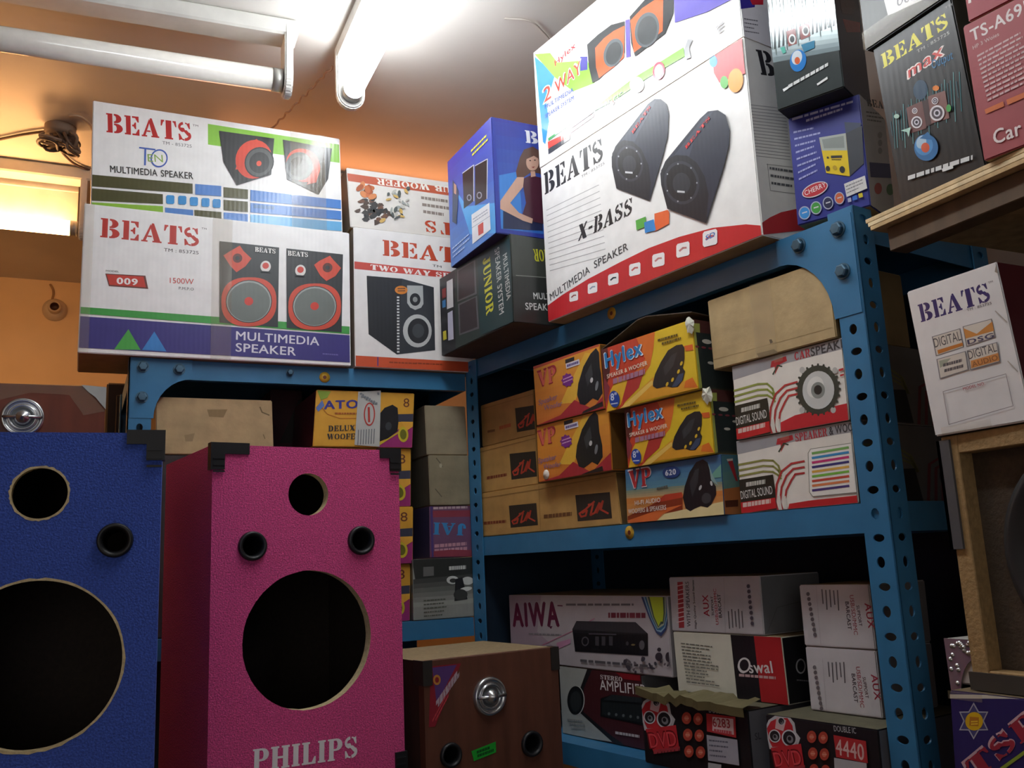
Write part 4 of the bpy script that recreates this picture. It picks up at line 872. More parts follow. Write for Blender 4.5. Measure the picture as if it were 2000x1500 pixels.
f.T('MUSIC', '6a6a70', (665, 905), (800, 822), 60, bold=0); f.E('d85048', 707, 852, 14); f.greek('9a9aa0', (1575, 240), (1640, 190), (8, 24), 3, 14)
f = b.face('R').zoom(*ZC2); f.P('3a3090', (1720, -100), (1900, -120), (1890, 60), (1735, 80)); f.P('c02838', (1850, 0), (1960, -20), (1960, 40), (1870, 40)); f.greek('6a6a70', (1800, 160), (1920, 180), (2, 34), 4, 9)
hy = b.done('glossy white carton with orange-rimmed speakers, directly on the large white one')

# near end of the right rack: radio carton with the dark striped carton on it
cpl = zplane((1558, 445), (1701, 406), AT+.006)
b = qbox('radio_carton', cpl, [(205, 850), (670, 560), (753, 1383), (268, 1512)], .10, zb=AT+.009, z0=ZD2, front='343a8c', side='b9b9bc', rough=.35)
f = b.face('F', b.q).zoom(*ZD2)
f.greek('b8bce0', (228, 858), (625, 640), (76, -8), 1, 16, jit=0, seed=8); f.greek('b8bce0', (310, 850), (545, 715), (0, 0), 1, 16, jit=0, seed=9)
for i in range(8): f.greek('a0a6d8', (238+i*5, 938+i*42), (400+(i % 3)*8, 868+i*40), (0, 0), 1, 12, jit=.3, seed=i+20)
f.P('3c4660', (560, 800), (690, 780), (640, 870), (570, 882)); f.P('3c4048', (570, 880), (690, 800), (702, 1080), (597, 1182)); f.P('e0c21c', (392, 940), (570, 878), (598, 1182), (438, 1172)); f.P('aab0ac', (392, 940), (570, 878), (580, 1000), (412, 1024)); f.P('8a928e', (410, 950), (555, 900), (562, 985), (424, 1008))
f.P('2a2a2a', (468, 1052), (544, 1040), (545, 1058), (470, 1070)); f.greek('6a5a20', (474, 1082), (540, 1074), (0, 6), 1, 8); f.E('2a2a2a', 449, 1142, 14, 18); f.E('2a2a2a', 546, 1140, 19, 24); f.E('b89820', 495, 1132, 14, 16); f.E('2a2a2a', 449, 1068, 7)
f.E('d8d4dc', 372, 1286, 86, 42, -28); f.E('c03440', 372, 1286, 80, 36, -28); f.T('CHERRY', 'f0e0e0', (312, 1328), (440, 1262), 32)
for x, y, c1 in ((310, 1436, '3a90d8'), (378, 1404, '48a048'), (453, 1372, '2c3050'), (528, 1338, 'd06a48')): f.E('b0b8d0', x, y, 34, 42); f.E(c1, x, y, 28, 35); f.greek('e0e4ea', (x-14, y+6), (x+16, y-4), (0, 12), 1, 8)
f.P('dedede', (560, 1240), (712, 1170), (730, 1262), (578, 1330)); f.S('9a9aa0', [(625, 1212), (640, 1302)], 2); f.greek('7a7a80', (572, 1262), (700, 1202), (4, 22), 3, 7); f.P('b0b4d0', (585, 1340), (608, 1332), (612, 1360), (588, 1366)); f.P('3a70c8', (618, 1325), (650, 1312), (655, 1345), (622, 1354)); f.P('c8b828', (662, 1305), (692, 1295), (698, 1325), (668, 1335))
f = b.face('R').zoom(*ZD2); f.G('c4c4c8', 'b0b0b6', (670, 560), (1100, 600), (1100, 1340), (753, 1383), 3); f.T('BEATS', '3a3a3e', (730, 706), (900, 735), 50, font='slab'); f.greek('55555a', (720, 750), (860, 770), (4, 26), 3, 10); f.P('26306a', (742, 1080), (1000, 1100), (1000, 1190), (750, 1180)); f.E('b04a48', 800, 1255, 25, 38); f.E('48784a', 880, 1262, 25, 38)
for i in range(3): f.E('8a8a90', 812, 900+i*52, 14, 22)
ch = b.done('blue carton printed with a yellow radio, at the near end of the right rack')
spl = Plane(cpl.p[0], cpl.p[1], cpl.deg).off(.03)
b = qbox('speaker_carton', spl, [(60, 0), (500, -150), (565, 510), (128, 690)], .105, zb=ch.top+.001, z0=(1480, 0, 3.408), h=.24, front='3a4142', side='232a4c', top='2a2c34', rough=.12)
f = b.face('F').zoom(*ZD2)
f.G('e0e6e6', 'a8b0b0', (20, -300), (560, -300), (560, 120), (90, 160), 6, kind='foil', rough=.3); f.G('a8b0b0', '3a4244', (20, 150), (560, 110), (565, 330), (90, 420), 8, kind='foil', rough=.35)  # tube glare put into the colour: pale metallic blend fading to dark
for i in range(18): x = 100+i*24; f.S(['2c3638', '5c6a6a', 'b4bcbc'][i % 3], [(x-52, -260), (x+i*.6, 330+50*math.sin(i*2.1)-i*10)], 8 if i % 3 else 5, layer=(i % 6 == 5))
for i in range(15): x = 108+i*28; f.P('30383a', (x, 330-i*11), (x+5+(i % 3)*2, 60+(i*53) % 90-i*4), (x+13, 325-i*11), layer=False)
f.k += 1
f.P('8a4a48', (190, 210), (250, 190), (262, 290), (205, 310)); f.P('8a4a48', (275, 180), (340, 150), (352, 240), (288, 268))
for x, y in ((230, 262), (320, 205)): f.E('d8dcdc', x, y, 24, 34); f.E('30383c', x, y, 15, 22)
f.E('2a78c0', 270, 405, 54, 74, 10); f.E('c8d4dc', 262, 385, 34, 48, 12); f.E('c8603a', 265, 405, 18, 24); f.P('2f7a9c', (290, 300), (380, 270), (380, 320), (310, 350)); f.P('58b0a0', (150, 320), (180, 310), (190, 350), (170, 360))
f.P('e8ecec', (168, 596), (205, 575), (205, 592), (175, 612)); f.greek('d8dcdc', (205, 590), (470, 440), (0, 0), 1, 22, jit=0, seed=11); f.P('e0e4e4', (395, 560), (465, 512), (468, 528), (400, 572))
f = b.face('R').zoom(*ZD2); f.rect('1c2244', 0, 0, 1, 1); f.P('a03a38', (565, 125), (680, 150), (682, 215), (590, 215)); f.P('6a4a48', (545, 0), (640, 10), (630, 100), (560, 90)); f.E('2a2224', 595, 35, 10, 14)
stp = b.done('shiny dark carton with reflective vertical stripes, on the blue radio carton')

# ================================================================ PLYWOOD SHELF AND WHAT STANDS ON IT
root = empty('plywood_shelf', (.857, .775, 1.741)); tag(root, 'pale plywood shelf board with a layered edge, at the upper right', 'shelf')
for i in range(3):
    bm = bmesh.new(); add_box(bm, (0, -1.0, -.0055*(i+1)+.0004), (.46-.001*i, 0-.003*i, -.0055*i), 0, .0004); link('ply_layer', bm, mat(['cfb68a', 'e0caa0', 'bfa172'][i], .7, 'wood'), root)
bm = bmesh.new(); add_box(bm, (.012, -.98, -.046), (.04, -.02, -.0166), 0, .001); link('batten', bm, mat('5a4632', .7, 'wood'), root)
for y in (-.96,):
    bm = bmesh.new(); add_box(bm, (.04, y-.02, -1.741), (.08, y+.02, -.0167), 0, .001); link('leg', bm, mat('5a4632', .7, 'wood'), root)
for (x_, y_) in ((.40, -.96), (.40, -.06)):
    bm = bmesh.new(); add_box(bm, (x_, y_-.02, -1.741), (x_+.04, y_+.02, -.0167), 0, .001); link('leg', bm, mat('5a4632', .7, 'wood'), root)
SZ = 1.7416
b = qbox('speaker_carton', PC.off(-.004), [(690, 262), (1190, 28), (1385, 1000), (880, 1260)], .10, zb=SZ, z0=ZD, front='1b1d1f', side='3a3c3c', top='4a4438', rough=.3)
f = b.face('F', b.q).zoom(*ZD)
f.T('BEATS', 'd0c81c', (766, 390), (1180, 192), 96, font='slab'); f.T('TM : 853725', 'a0a09a', (990, 322), (1184, 236), 20); f.T('TM', '8a8a88', (1160, 92), (1200, 75), 14)
f.T('max', 'e8dcd8', (925, 478), (1158, 350), 88, bold=.07, slant=.2); f.T('max', 'c23a34', (935, 468), (1146, 350), 72, bold=.02, slant=.2); f.T('Output', '2f6f9c', (1082, 428), (1205, 380), 52, bold=.02)
for i in range(26): x = 815+i*17; h_ = 60+50*abs(math.sin(i*1.7))+40*(i % 3); f.S(['20505a', '2e6a70', '5a8a8c'][i % 3], [(x, 700-i*9+60-h_*.5), (x+12, 760-i*9+h_)], 5, layer=False)
f.k += 1; f.E('1f3f58', 1010, 545, 45, 60)
f.P('3c2628', (1012, 620), (1060, 600), (1090, 750), (1045, 770)); f.P('6a4644', (920, 650), (1020, 612), (1048, 778), (945, 808)); f.P('7a5450', (1055, 588), (1160, 560), (1185, 722), (1078, 750)); f.E('d87a20', 1105, 542, 20, 16)
for x, y, r in ((975, 670, 17), (988, 740, 35), (1102, 617, 20), (1115, 690, 44)): f.E('d4d0d4', x, y, r, r*1.05); f.E('4a4048', x, y, r*.75, r*.8); f.E('c8c4d0', x, y, r*.45, r*.48); f.E('2c2830', x, y, r*.25, r*.27)
f.E('2f6ca0', 1048, 895, 74, 80); f.E('4a8ac0', 1035, 880, 56, 62); f.E('a8c4d8', 1020, 862, 30, 40, 20); f.E('c8583a', 1045, 895, 26, 30); f.P('2f6ca0', (1010, 840), (1060, 800), (1100, 850)); f.E('4a9a50', 1185, 665, 14, 22); f.E('a8c8b8', 862, 700, 18, 14)
f.P('a8d0c4', (890, 790), (955, 770), (940, 830), (930, 800)); f.greek('d0d4d4', (935, 1098), (1320, 962), (0, 0), 1, 26, jit=0, seed=12); f.P('d8dcdc', (1145, 1020), (1210, 995), (1212, 1015), (1150, 1038))
mx_ = b.done('black carton with yellow stencil lettering and two brown speakers printed, on the plywood shelf', group='black speaker cartons')
b = qbox('speaker_carton', PC.off(.001), [(600, -150), (1100, -390), (1135, 0), (650, 240)], .10, zb=mx_.top+.001, z0=ZD, h=.2, front='3a4040', side='2a2e2e', top='2c2c2a', rough=.3)
f = b.face('F').zoom(*ZD); f.P('e0e0de', (745, -100), (1010, -210), (1050, -20), (795, 95)); f.T('002', '77777a', (848, 42), (975, -12), 62, bold=0); f.T('MODEL', '77777a', (790, -45), (960, -110), 22)
b.tape('F', 0, 1, .0, .12)
b = b.done('dark grey carton with a white number label, on the yellow-lettered black carton', group='black speaker cartons')
tpl = zplane((1923, 309), (2000, 290), SZ+.003); tpl.deg = -81; tpl = Plane(tpl.p[0], tpl.p[1], tpl.deg)
b = qbox('car_speaker_carton', tpl, [(1240, 150), (1800, -110), (1945, 790), (1385, 965)], .07, zb=SZ, z0=ZD, front='a04a50', side='7d6a4c', rough=.5)
f = b.face('F', b.q).zoom(*ZD)
f.T('TS-A6957', 'e6dcdc', (1300, 252), (1742, 40), 78, bold=.03); f.T('HP 3 Woies', 'd0b4b4', (1310, 300), (1472, 222), 24)
for i in range(11): f.greek('cfaeb0', (1335+i*7, 350+i*27), (1640+i*7, 205+i*29), (0, 0), 1, 13, jit=.25, seed=40+i)
f.P('cc6a34', (1388, 668), (1500, 625), (1508, 655), (1396, 694)); f.P('cc6a34', (1520, 618), (1700, 555), (1706, 585), (1528, 650)); f.T('Car Speaker', 'ecdede', (1448, 875), (2060, 690), 82, bold=.03)
ts = b.done('faded red car speaker carton, front right on the plywood shelf', group='red car speaker cartons')
b = Carton('car_speaker_carton', tuple(ts.pl.at(ts.s0+.006, .0, ts.top+.001)), ts.pl.deg, ts.w, .18, .07, front='9c3c46', side='7d6a4c', rough=.5)
f = b.face('F').zoom(*ZD); f.T('Pro', 'e6dcdc', (1285, 22), (1480, -60), 80, bold=.03)
b = b.done('red car speaker carton cut off by the top edge, on the faded red one', group='red car speaker cartons')

# ================================================================ MIDDLE LEVEL OF THE RIGHT RACK
TAN = 'b58d52'
def kart(f):                                    # print shared by the three long tan cartons
    pass
def script_logo(f, x, y, w, h):
    f.P('2c2620', (x, y+h*.06), (x+w, y-h*.05), (x+w*1.06, y+h*.92), (x+w*.07, y+h*1.03)); L = lambda a, b: (x+w*a, y+h*b)
    f.S('b8422e', [L(.2, .72), L(.34, .62), L(.3, .82), L(.17, .86), L(.12, .74), L(.3, .58), L(.55, .3)], w*.05); f.S('b8422e', [L(.38, .42), L(.52, .38), L(.44, .8), L(.56, .72), L(.7, .35), L(.62, .72), L(.8, .28), L(.74, .6), L(.95, .74)], w*.055)
kz = A2+.001; ks = []
lab = ['long tan carton with two dark script logos, bottom of its stack', 'tan carton with a dark script logo, middle of its stack by the middle post', 'tan carton with a dark script logo, top of its stack by the middle post']
b = qbox('long_carton', PA.off(-.004), [(90, 1165), (870, 1045), (905, 1335), (110, 1400)], .2, zb=kz, z0=ZF, front=TAN, side='6b5230', kind='kraft', rough=.6)
f = b.face('F', b.q).zoom(*ZF); script_logo(f, 270, 1222, 155, 125); script_logo(f, 645, 1165, 195, 148); f.greek('7a3a20', (130, 1332), (255, 1322), (0, 12), 1, 15, jit=0); f.greek('6a4426', (468, 1300), (625, 1285), (0, 12), 1, 20, jit=0); f.S('8a6838', [(100, 1190), (440, 1140), (860, 1068)], 3); f.S('8f6f40', [(440, 1120), (450, 1360)], 2)
k1 = b.done(lab[0], group='tan cartons on the middle shelf')
b = qbox('long_carton', PA.off(-.010), [(105, 905), (424, 835), (430, 1083), (110, 1120)], .2, zb=k1.top+.001, z0=ZF, front=TAN, side='6b5230', kind='kraft', rough=.6)
f = b.face('F', b.q).zoom(*ZF); script_logo(f, 270, 925, 150, 130); f.greek('7a3a20', (145, 1055), (255, 1040), (0, 12), 1, 14, jit=0); f.S('8a6838', [(110, 925), (420, 855), (560, 825)], 3)
k2 = b.done(lab[1], group='tan cartons on the middle shelf')
b = qbox('long_carton', PA.off(-.014), [(110, 660), (408, 588), (420, 825), (120, 870)], .2, zb=k2.top+.001, z0=ZF, front='a8824c', side='6b5230', kind='kraft', rough=.6)
f = b.face('F', b.q).zoom(*ZF); script_logo(f, 303, 675, 150, 128); f.greek('6a4426', (150, 800), (190, 795), (0, 12), 1, 12, jit=0); f.greek('a8502e', (215, 788), (280, 776), (0, 12), 1, 18, jit=0); f.S('8a6838', [(110, 680), (420, 612), (560, 580)], 3)
b.done(lab[2], group='tan cartons on the middle shelf')

def vpbox(pl, q, zb, label, dy, lq):
    b = qbox('woofer_carton', pl, q, .17, zb=zb, z0=ZF, front='d48a34', side='6e4c22', rough=.4)
    f = b.face('F', b.q).zoom(*ZF); y = dy
    f.G('dc9a36', 'cc7434', (400, 432+y), (880, 300+y), (880, 700+y), (420, 760+y), 7); f.P('b8503a', (405, 425+y), (880, 290+y), (880, 330+y), (700, 372+y), (408, 448+y)); f.P('e0b040', (640, 640+y), (700, 500+y), (780, 400+y), (700, 380+y), (600, 560+y), (560, 640+y))
    f.P('a8303a', (560, 700+y), (640, 625+y), (740, 680+y), (860, 560+y), (860, 780+y), (430, 780+y), (425, 745+y)) ; f.P('2a2422', (690, 690+y), (800, 645+y), (805, 672+y), (680, 705+y))
    f.P('1f2224', (655, 600+y), (662, 540+y), (690, 455+y), (730, 390+y), (762, 362+y), (778, 385+y), (785, 470+y), (800, 540+y), (802, 600+y), (775, 640+y), (745, 625+y), (700, 658+y), (672, 650+y)); f.P('3a3e40', (700, 500+y), (735, 440+y), (745, 500+y), (715, 560+y)); f.E('c8c8c8', 738, 528+y, 8, 14, 10); f.E('7a7f82', 768, 560+y, 8, 26, 10)
    f.T('VP', 'a62c3c', (436, 548+y), (545, 520+y), 92, font='slab', g=0); f.T('VP', 'd86a5c', (442, 540+y), (538, 517+y), 74, font='slab', g=0)
    f.P('26262a', (590, 410+y), (640, 398+y), (640, 418+y), (590, 430+y)); f.P('dcd8e0', (592, 432+y), (668, 412+y), (672, 440+y), (596, 458+y)); f.greek('5a4a88', (600, 450+y), (665, 434+y), (0, 10), 1, 13, jit=0)
    f.P('7a2f86', *[(602+(36 if i % 2 else 28)*math.cos(PI*i/9), 517+y+(38 if i % 2 else 30)*math.sin(PI*i/9)) for i in range(18)]); f.greek('d8a8d0', (578, 516+y), (628, 500+y), (2, 16), 2, 6, jit=0)
    f.T('Speaker', '7a6a9a', (438, 638+y), (545, 612+y), 28, bold=0, slant=.2); f.T('Woofer', '7a6a9a', (468, 668+y), (572, 650+y), 26, bold=0, slant=.2)
    return b.done(label, group='orange woofer cartons')
va = vpbox(PA.off(.012), [(425, 780), (835, 695), (850, 1010), (438, 1085)], k1.top+.001, 'orange woofer carton with white star sticker, lower of two left of the yellow ones', 345, None)
vb = vpbox(PA.off(.016), [(408, 432), (778, 340), (810, 684), (425, 745)], va.top+.001, 'orange woofer carton, upper of two left of the yellow ones', 0, None)
bm = bmesh.new(); pt = PA.off(.012).hit(zl(482, 1058, ZF)); P = PA.off(.012)
add_lathe(bm, [(.009, 0), (.009, .0008), (.0001, .001)], 10, 0, Matrix.Translation((pt[0]-va.s0, -.0002, pt[1]-va.loc.z))); link('star_sticker', bm, mat('e8dcd0', .4), va.obj)['label'] = 'small white star sticker'

def vpblue():
    b = qbox('woofer_carton', PA.off(.006), [(215, 720), (1225, 590), (1265, 1270), (245, 1330)], .17, zb=A2+.001, z0=ZF3, front='3f6a96', side='5a6a60', rough=.35)
    f = b.face('F', b.q).zoom(*ZF3)
    f.G('38659a', '5c8c9c', (205, 700), (1235, 560), (1240, 930), (225, 980), 6); f.G('7a8c7c', 'c8a070', (225, 960), (1240, 900), (1260, 1010), (235, 1060), 4); f.G('c87a3a', 'd8b078', (235, 1050), (1260, 1000), (1275, 1290), (245, 1350), 5)
    f.P('b8432c', (540, 1110), (640, 1020), (820, 1000), (830, 1060), (700, 1090), (620, 1130), (480, 1150)); f.P('8a3a20', (540, 1110), (830, 1060), (830, 1200), (400, 1270), (250, 1320), (250, 1250)); f.P('d8703a', (245, 1300), (600, 1180), (830, 1140), (620, 1240), (560, 1310), (300, 1340)); f.P('e8d8a0', (640, 1240), (820, 1200), (1270, 1120), (1275, 1280), (560, 1310)); f.P('6aa090', (1100, 860), (1230, 850), (1230, 700), (1160, 780))
    f.P('88a8a8', (1100, 700), (1140, 820), (1200, 940), (1120, 880), (1080, 700))
    f.P('1c1f22', (832, 1060), (850, 940), (900, 780), (970, 670), (1040, 640), (1090, 680), (1110, 760), (1125, 870), (1175, 950), (1180, 1040), (1130, 1150), (1090, 1185), (1020, 1165), (960, 1190), (910, 1218), (862, 1185)); f.P('33373a', (900, 900), (960, 760), (1000, 740), (990, 900), (930, 1060)); f.E('c0c4c4', 1015, 958, 13, 30, 20); f.E('c0c4c4', 1130, 915, 12, 28, -10); f.E('3c4043', 1080, 1080, 50, 60)
    for c_, e, h_ in (('e0d4d8', 0, 225), ('b03438', 10, 200)): f.T('VP', c_, (262+e, 948-e), (512-e, 915-e), h_, font='slab', g=0)
    f.E('26427c', 712, 770, 92, 68); f.T('620', 'd4d8e0', (650, 808), (762, 795), 60, font='slab', g=0); f.greek('5c5a50', (560, 965), (720, 930), (0, 20), 1, 26, seed=6)
    f.T('HI-FI AUDIO', 'dcd4cc', (330, 1128), (600, 1100), 48, font=None, bold=.03); f.T('WOOFERS & SPEAKERS', 'dcd4cc', (262, 1222), (662, 1188), 50, bold=.03)
    f = b.face('R').zoom(*ZF3); f.G('4a7a8c', '6a8c80', (1225, 590), (1500, 560), (1520, 900), (1240, 940), 4); f.P('b8703c', (1240, 940), (1520, 900), (1530, 1250), (1265, 1275)); f.P('a82c34', (1290, 640), (1340, 630), (1400, 860), (1375, 850)); f.P('d8d0c8', (1280, 625), (1345, 618), (1345, 640), (1290, 648)); f.P('5a2c1c', (1262, 1060), (1400, 1050), (1400, 1120), (1270, 1130))
    return b.done('blue and sand woofer carton under the two yellow ones on the middle shelf', group='yellow and blue woofer cartons')
vp = vpblue()
def hylex(pl, q, rq, zb, Zm, label, dx=0, dy=0, flap=False):
    b = qbox('woofer_carton', pl, q, .16, zb=zb, z0=Zm, front='d8b82c', side='6a2c28', rough=.35)
    f = b.face('F', b.q).zoom(*Zm)
    f.H = f.H
    A = lambda *p: [(x*1.0, y) for x, y in p]
    # positions below are read off the upper carton; the lower one repeats them through its own corners
    T = homog([(75, 510), (1210, 150), (1270, 960), (150, 1255)], [(0, 1), (1, 1), (1, 0), (0, 0)])
    f.H = T; f.z = (0, 0, 1.)
    f.P('c4452c', (70, 500), (520, 360), (700, 330), (720, 380), (640, 620), (520, 900), (350, 1200), (140, 1270)); f.P('5a2a24', (60, 500), (160, 480), (200, 760), (150, 1000), (110, 1000)); f.P('d8702c', (520, 350), (760, 300), (740, 500), (700, 700), (500, 980), (350, 1170), (420, 900), (640, 620)); f.P('b23a34', (400, 870), (640, 720), (560, 960), (360, 1160)); f.P('e0b030', (160, 1250), (210, 1000), (290, 840), (420, 880), (340, 1160), (260, 1230)); f.P('d89a30', (350, 1190), (740, 830), (760, 900), (1200, 870), (1260, 950), (600, 1110)); f.P('e2bc60', (300, 1230), (720, 870), (745, 905), (420, 1200)); f.P('8a3a44', (130, 850), (200, 960), (160, 1150), (120, 1050)); f.P('d4622c', (1110, 470), (1210, 450), (1215, 520), (1130, 530)); f.P('d8702c', (1120, 870), (1200, 830), (1260, 940), (1100, 950))
    f.P('1f2428', (735, 900), (760, 800), (830, 660), (920, 520), (1020, 460), (1090, 450), (1115, 490), (1112, 620), (1090, 720), (1115, 760), (1090, 860), (1030, 940), (960, 950), (900, 935), (780, 965), (735, 940)); f.P('33393d', (860, 720), (960, 580), (1030, 540), (980, 700), (880, 820)); f.P('3a4a64', (1040, 800), (1100, 780), (1080, 870), (1010, 940), (960, 940)); 
    for x, y in ((905, 912), (970, 860), (1042, 765), (1078, 672)): f.E('d0b030', x, y, 14, 28, 25, 10)
    for c_, e in (('d8e0e8', 0), ('2f7cb8', 8)): f.T('Hylex', c_, (140+e, 740-e), (625-e*2, 570-e), 190-e*2, bold=.06)
    f.T('SPEAKER & WOOFER', 'e8dcc8', (170, 860), (672, 690), 48, bold=.03); f.T('CASSETTE', 'a87890', (245, 925), (640, 800), 62, bold=0, slant=.2) if False else f.greek('a87890', (245, 925), (640, 800), (0, 10), 1, 62, jit=0)
    f.greek('5a4a20', (800, 415), (1040, 350), (0, 0), 1, 26, jit=0, seed=2); f.greek('5a4a20', (850, 455), (1080, 390), (0, 0), 1, 26, jit=0, seed=3)
    f.E('28459a', 265, 1098, 66, 96, -5); f.T('8"', 'd4dcec', (222, 1120), (300, 1100), 80, bold=.03); f.greek('d4dcec', (225, 1165), (310, 1150), (0, 10), 1, 14, jit=0)
    f = b.face('R').zoom(*Zm); f.H = homog([(1210, 150), (1500, 105), (1560, 910), (1270, 960)], [(0, 1), (1, 1), (1, 0), (0, 0)]); f.z = (0, 0, 1.)
    f.G('5a3030', '3c4438', (1210, 150), (1500, 105), (1560, 910), (1270, 960), 5); f.P('a8b05c', (1215, 200), (1240, 190), (1280, 940), (1268, 955)); f.P('2c3434', (1230, 300), (1350, 280), (1400, 900), (1280, 930)); f.P('8a3428', (1390, 150), (1500, 110), (1560, 900), (1440, 925))
    for x, y, r in ((1275, 390, 18), (1325, 530, 10), (1300, 635, 12)): f.E('d0ccc0', x, y, r, r*1.5)
    for i in range(5): f.E('8a4048', 1240+i*26, 470-i*3, 9, 14, n=8)
    # torn white paper at the top corner
    bm = bmesh.new(); RR = random.Random(dx+3)
    c = Vector((b.w+b.sh, -.001, b.h)); vs = [bm.verts.new(c+Vector((.008*math.cos(a)*(1+.5*RR.random())-.002, -.001-.003*RR.random(), -.009+.012*math.sin(a)*(.7+.6*RR.random())))) for a in [2*PI*i/14 for i in range(14)]]
    cv = bm.verts.new(c+Vector((0, -.006, -.008)))
    for i in range(14): bm.faces.new((vs[i], vs[(i+1) % 14], cv))
    b.part('torn_paper', bm, mat('cfd0c0', .7, 'kraft'), 'torn whitish paper at the corner')
    if flap:
        bm = bmesh.new(); w, h, sh = b.w, b.h, b.sh
        pr_ = [(sh+.002, .0, h+.001), (sh+w*.42, .004, h+.030), (sh+w*.52, .005, h+.031), (sh+w-.002, .002, h+.012), (sh+w, .12, h+.006), (sh, .12, h+.010)]
        v = [bm.verts.new(p) for p in pr_]; bm.faces.new((v[0], v[1], v[2], v[3], v[4], v[5])); bmesh.ops.triangulate(bm, faces=bm.faces[:]); bmesh.ops.solidify(bm, geom=bm.faces[:], thickness=.0015)
        b.part('lid_flap', bm, mat('4a3d30', .8, 'kraft'), 'raised dark brown cardboard flap')
    return b.done(label, group='yellow and blue woofer cartons')
h1 = hylex(PA.off(.012), [(200, 95), (1110, -100), (1150, 575), (255, 700)], None, vp.top+.001, ZF3, 'yellow woofer carton with torn corner, lower of the two yellow ones', 1)
h2 = hylex(PA.off(.020), [(75, 510), (1210, 150), (1270, 960), (150, 1255)], None, h1.top+.001, ZF2, 'yellow woofer carton with raised lid flap, upper of the two yellow ones', 0, flap=True)
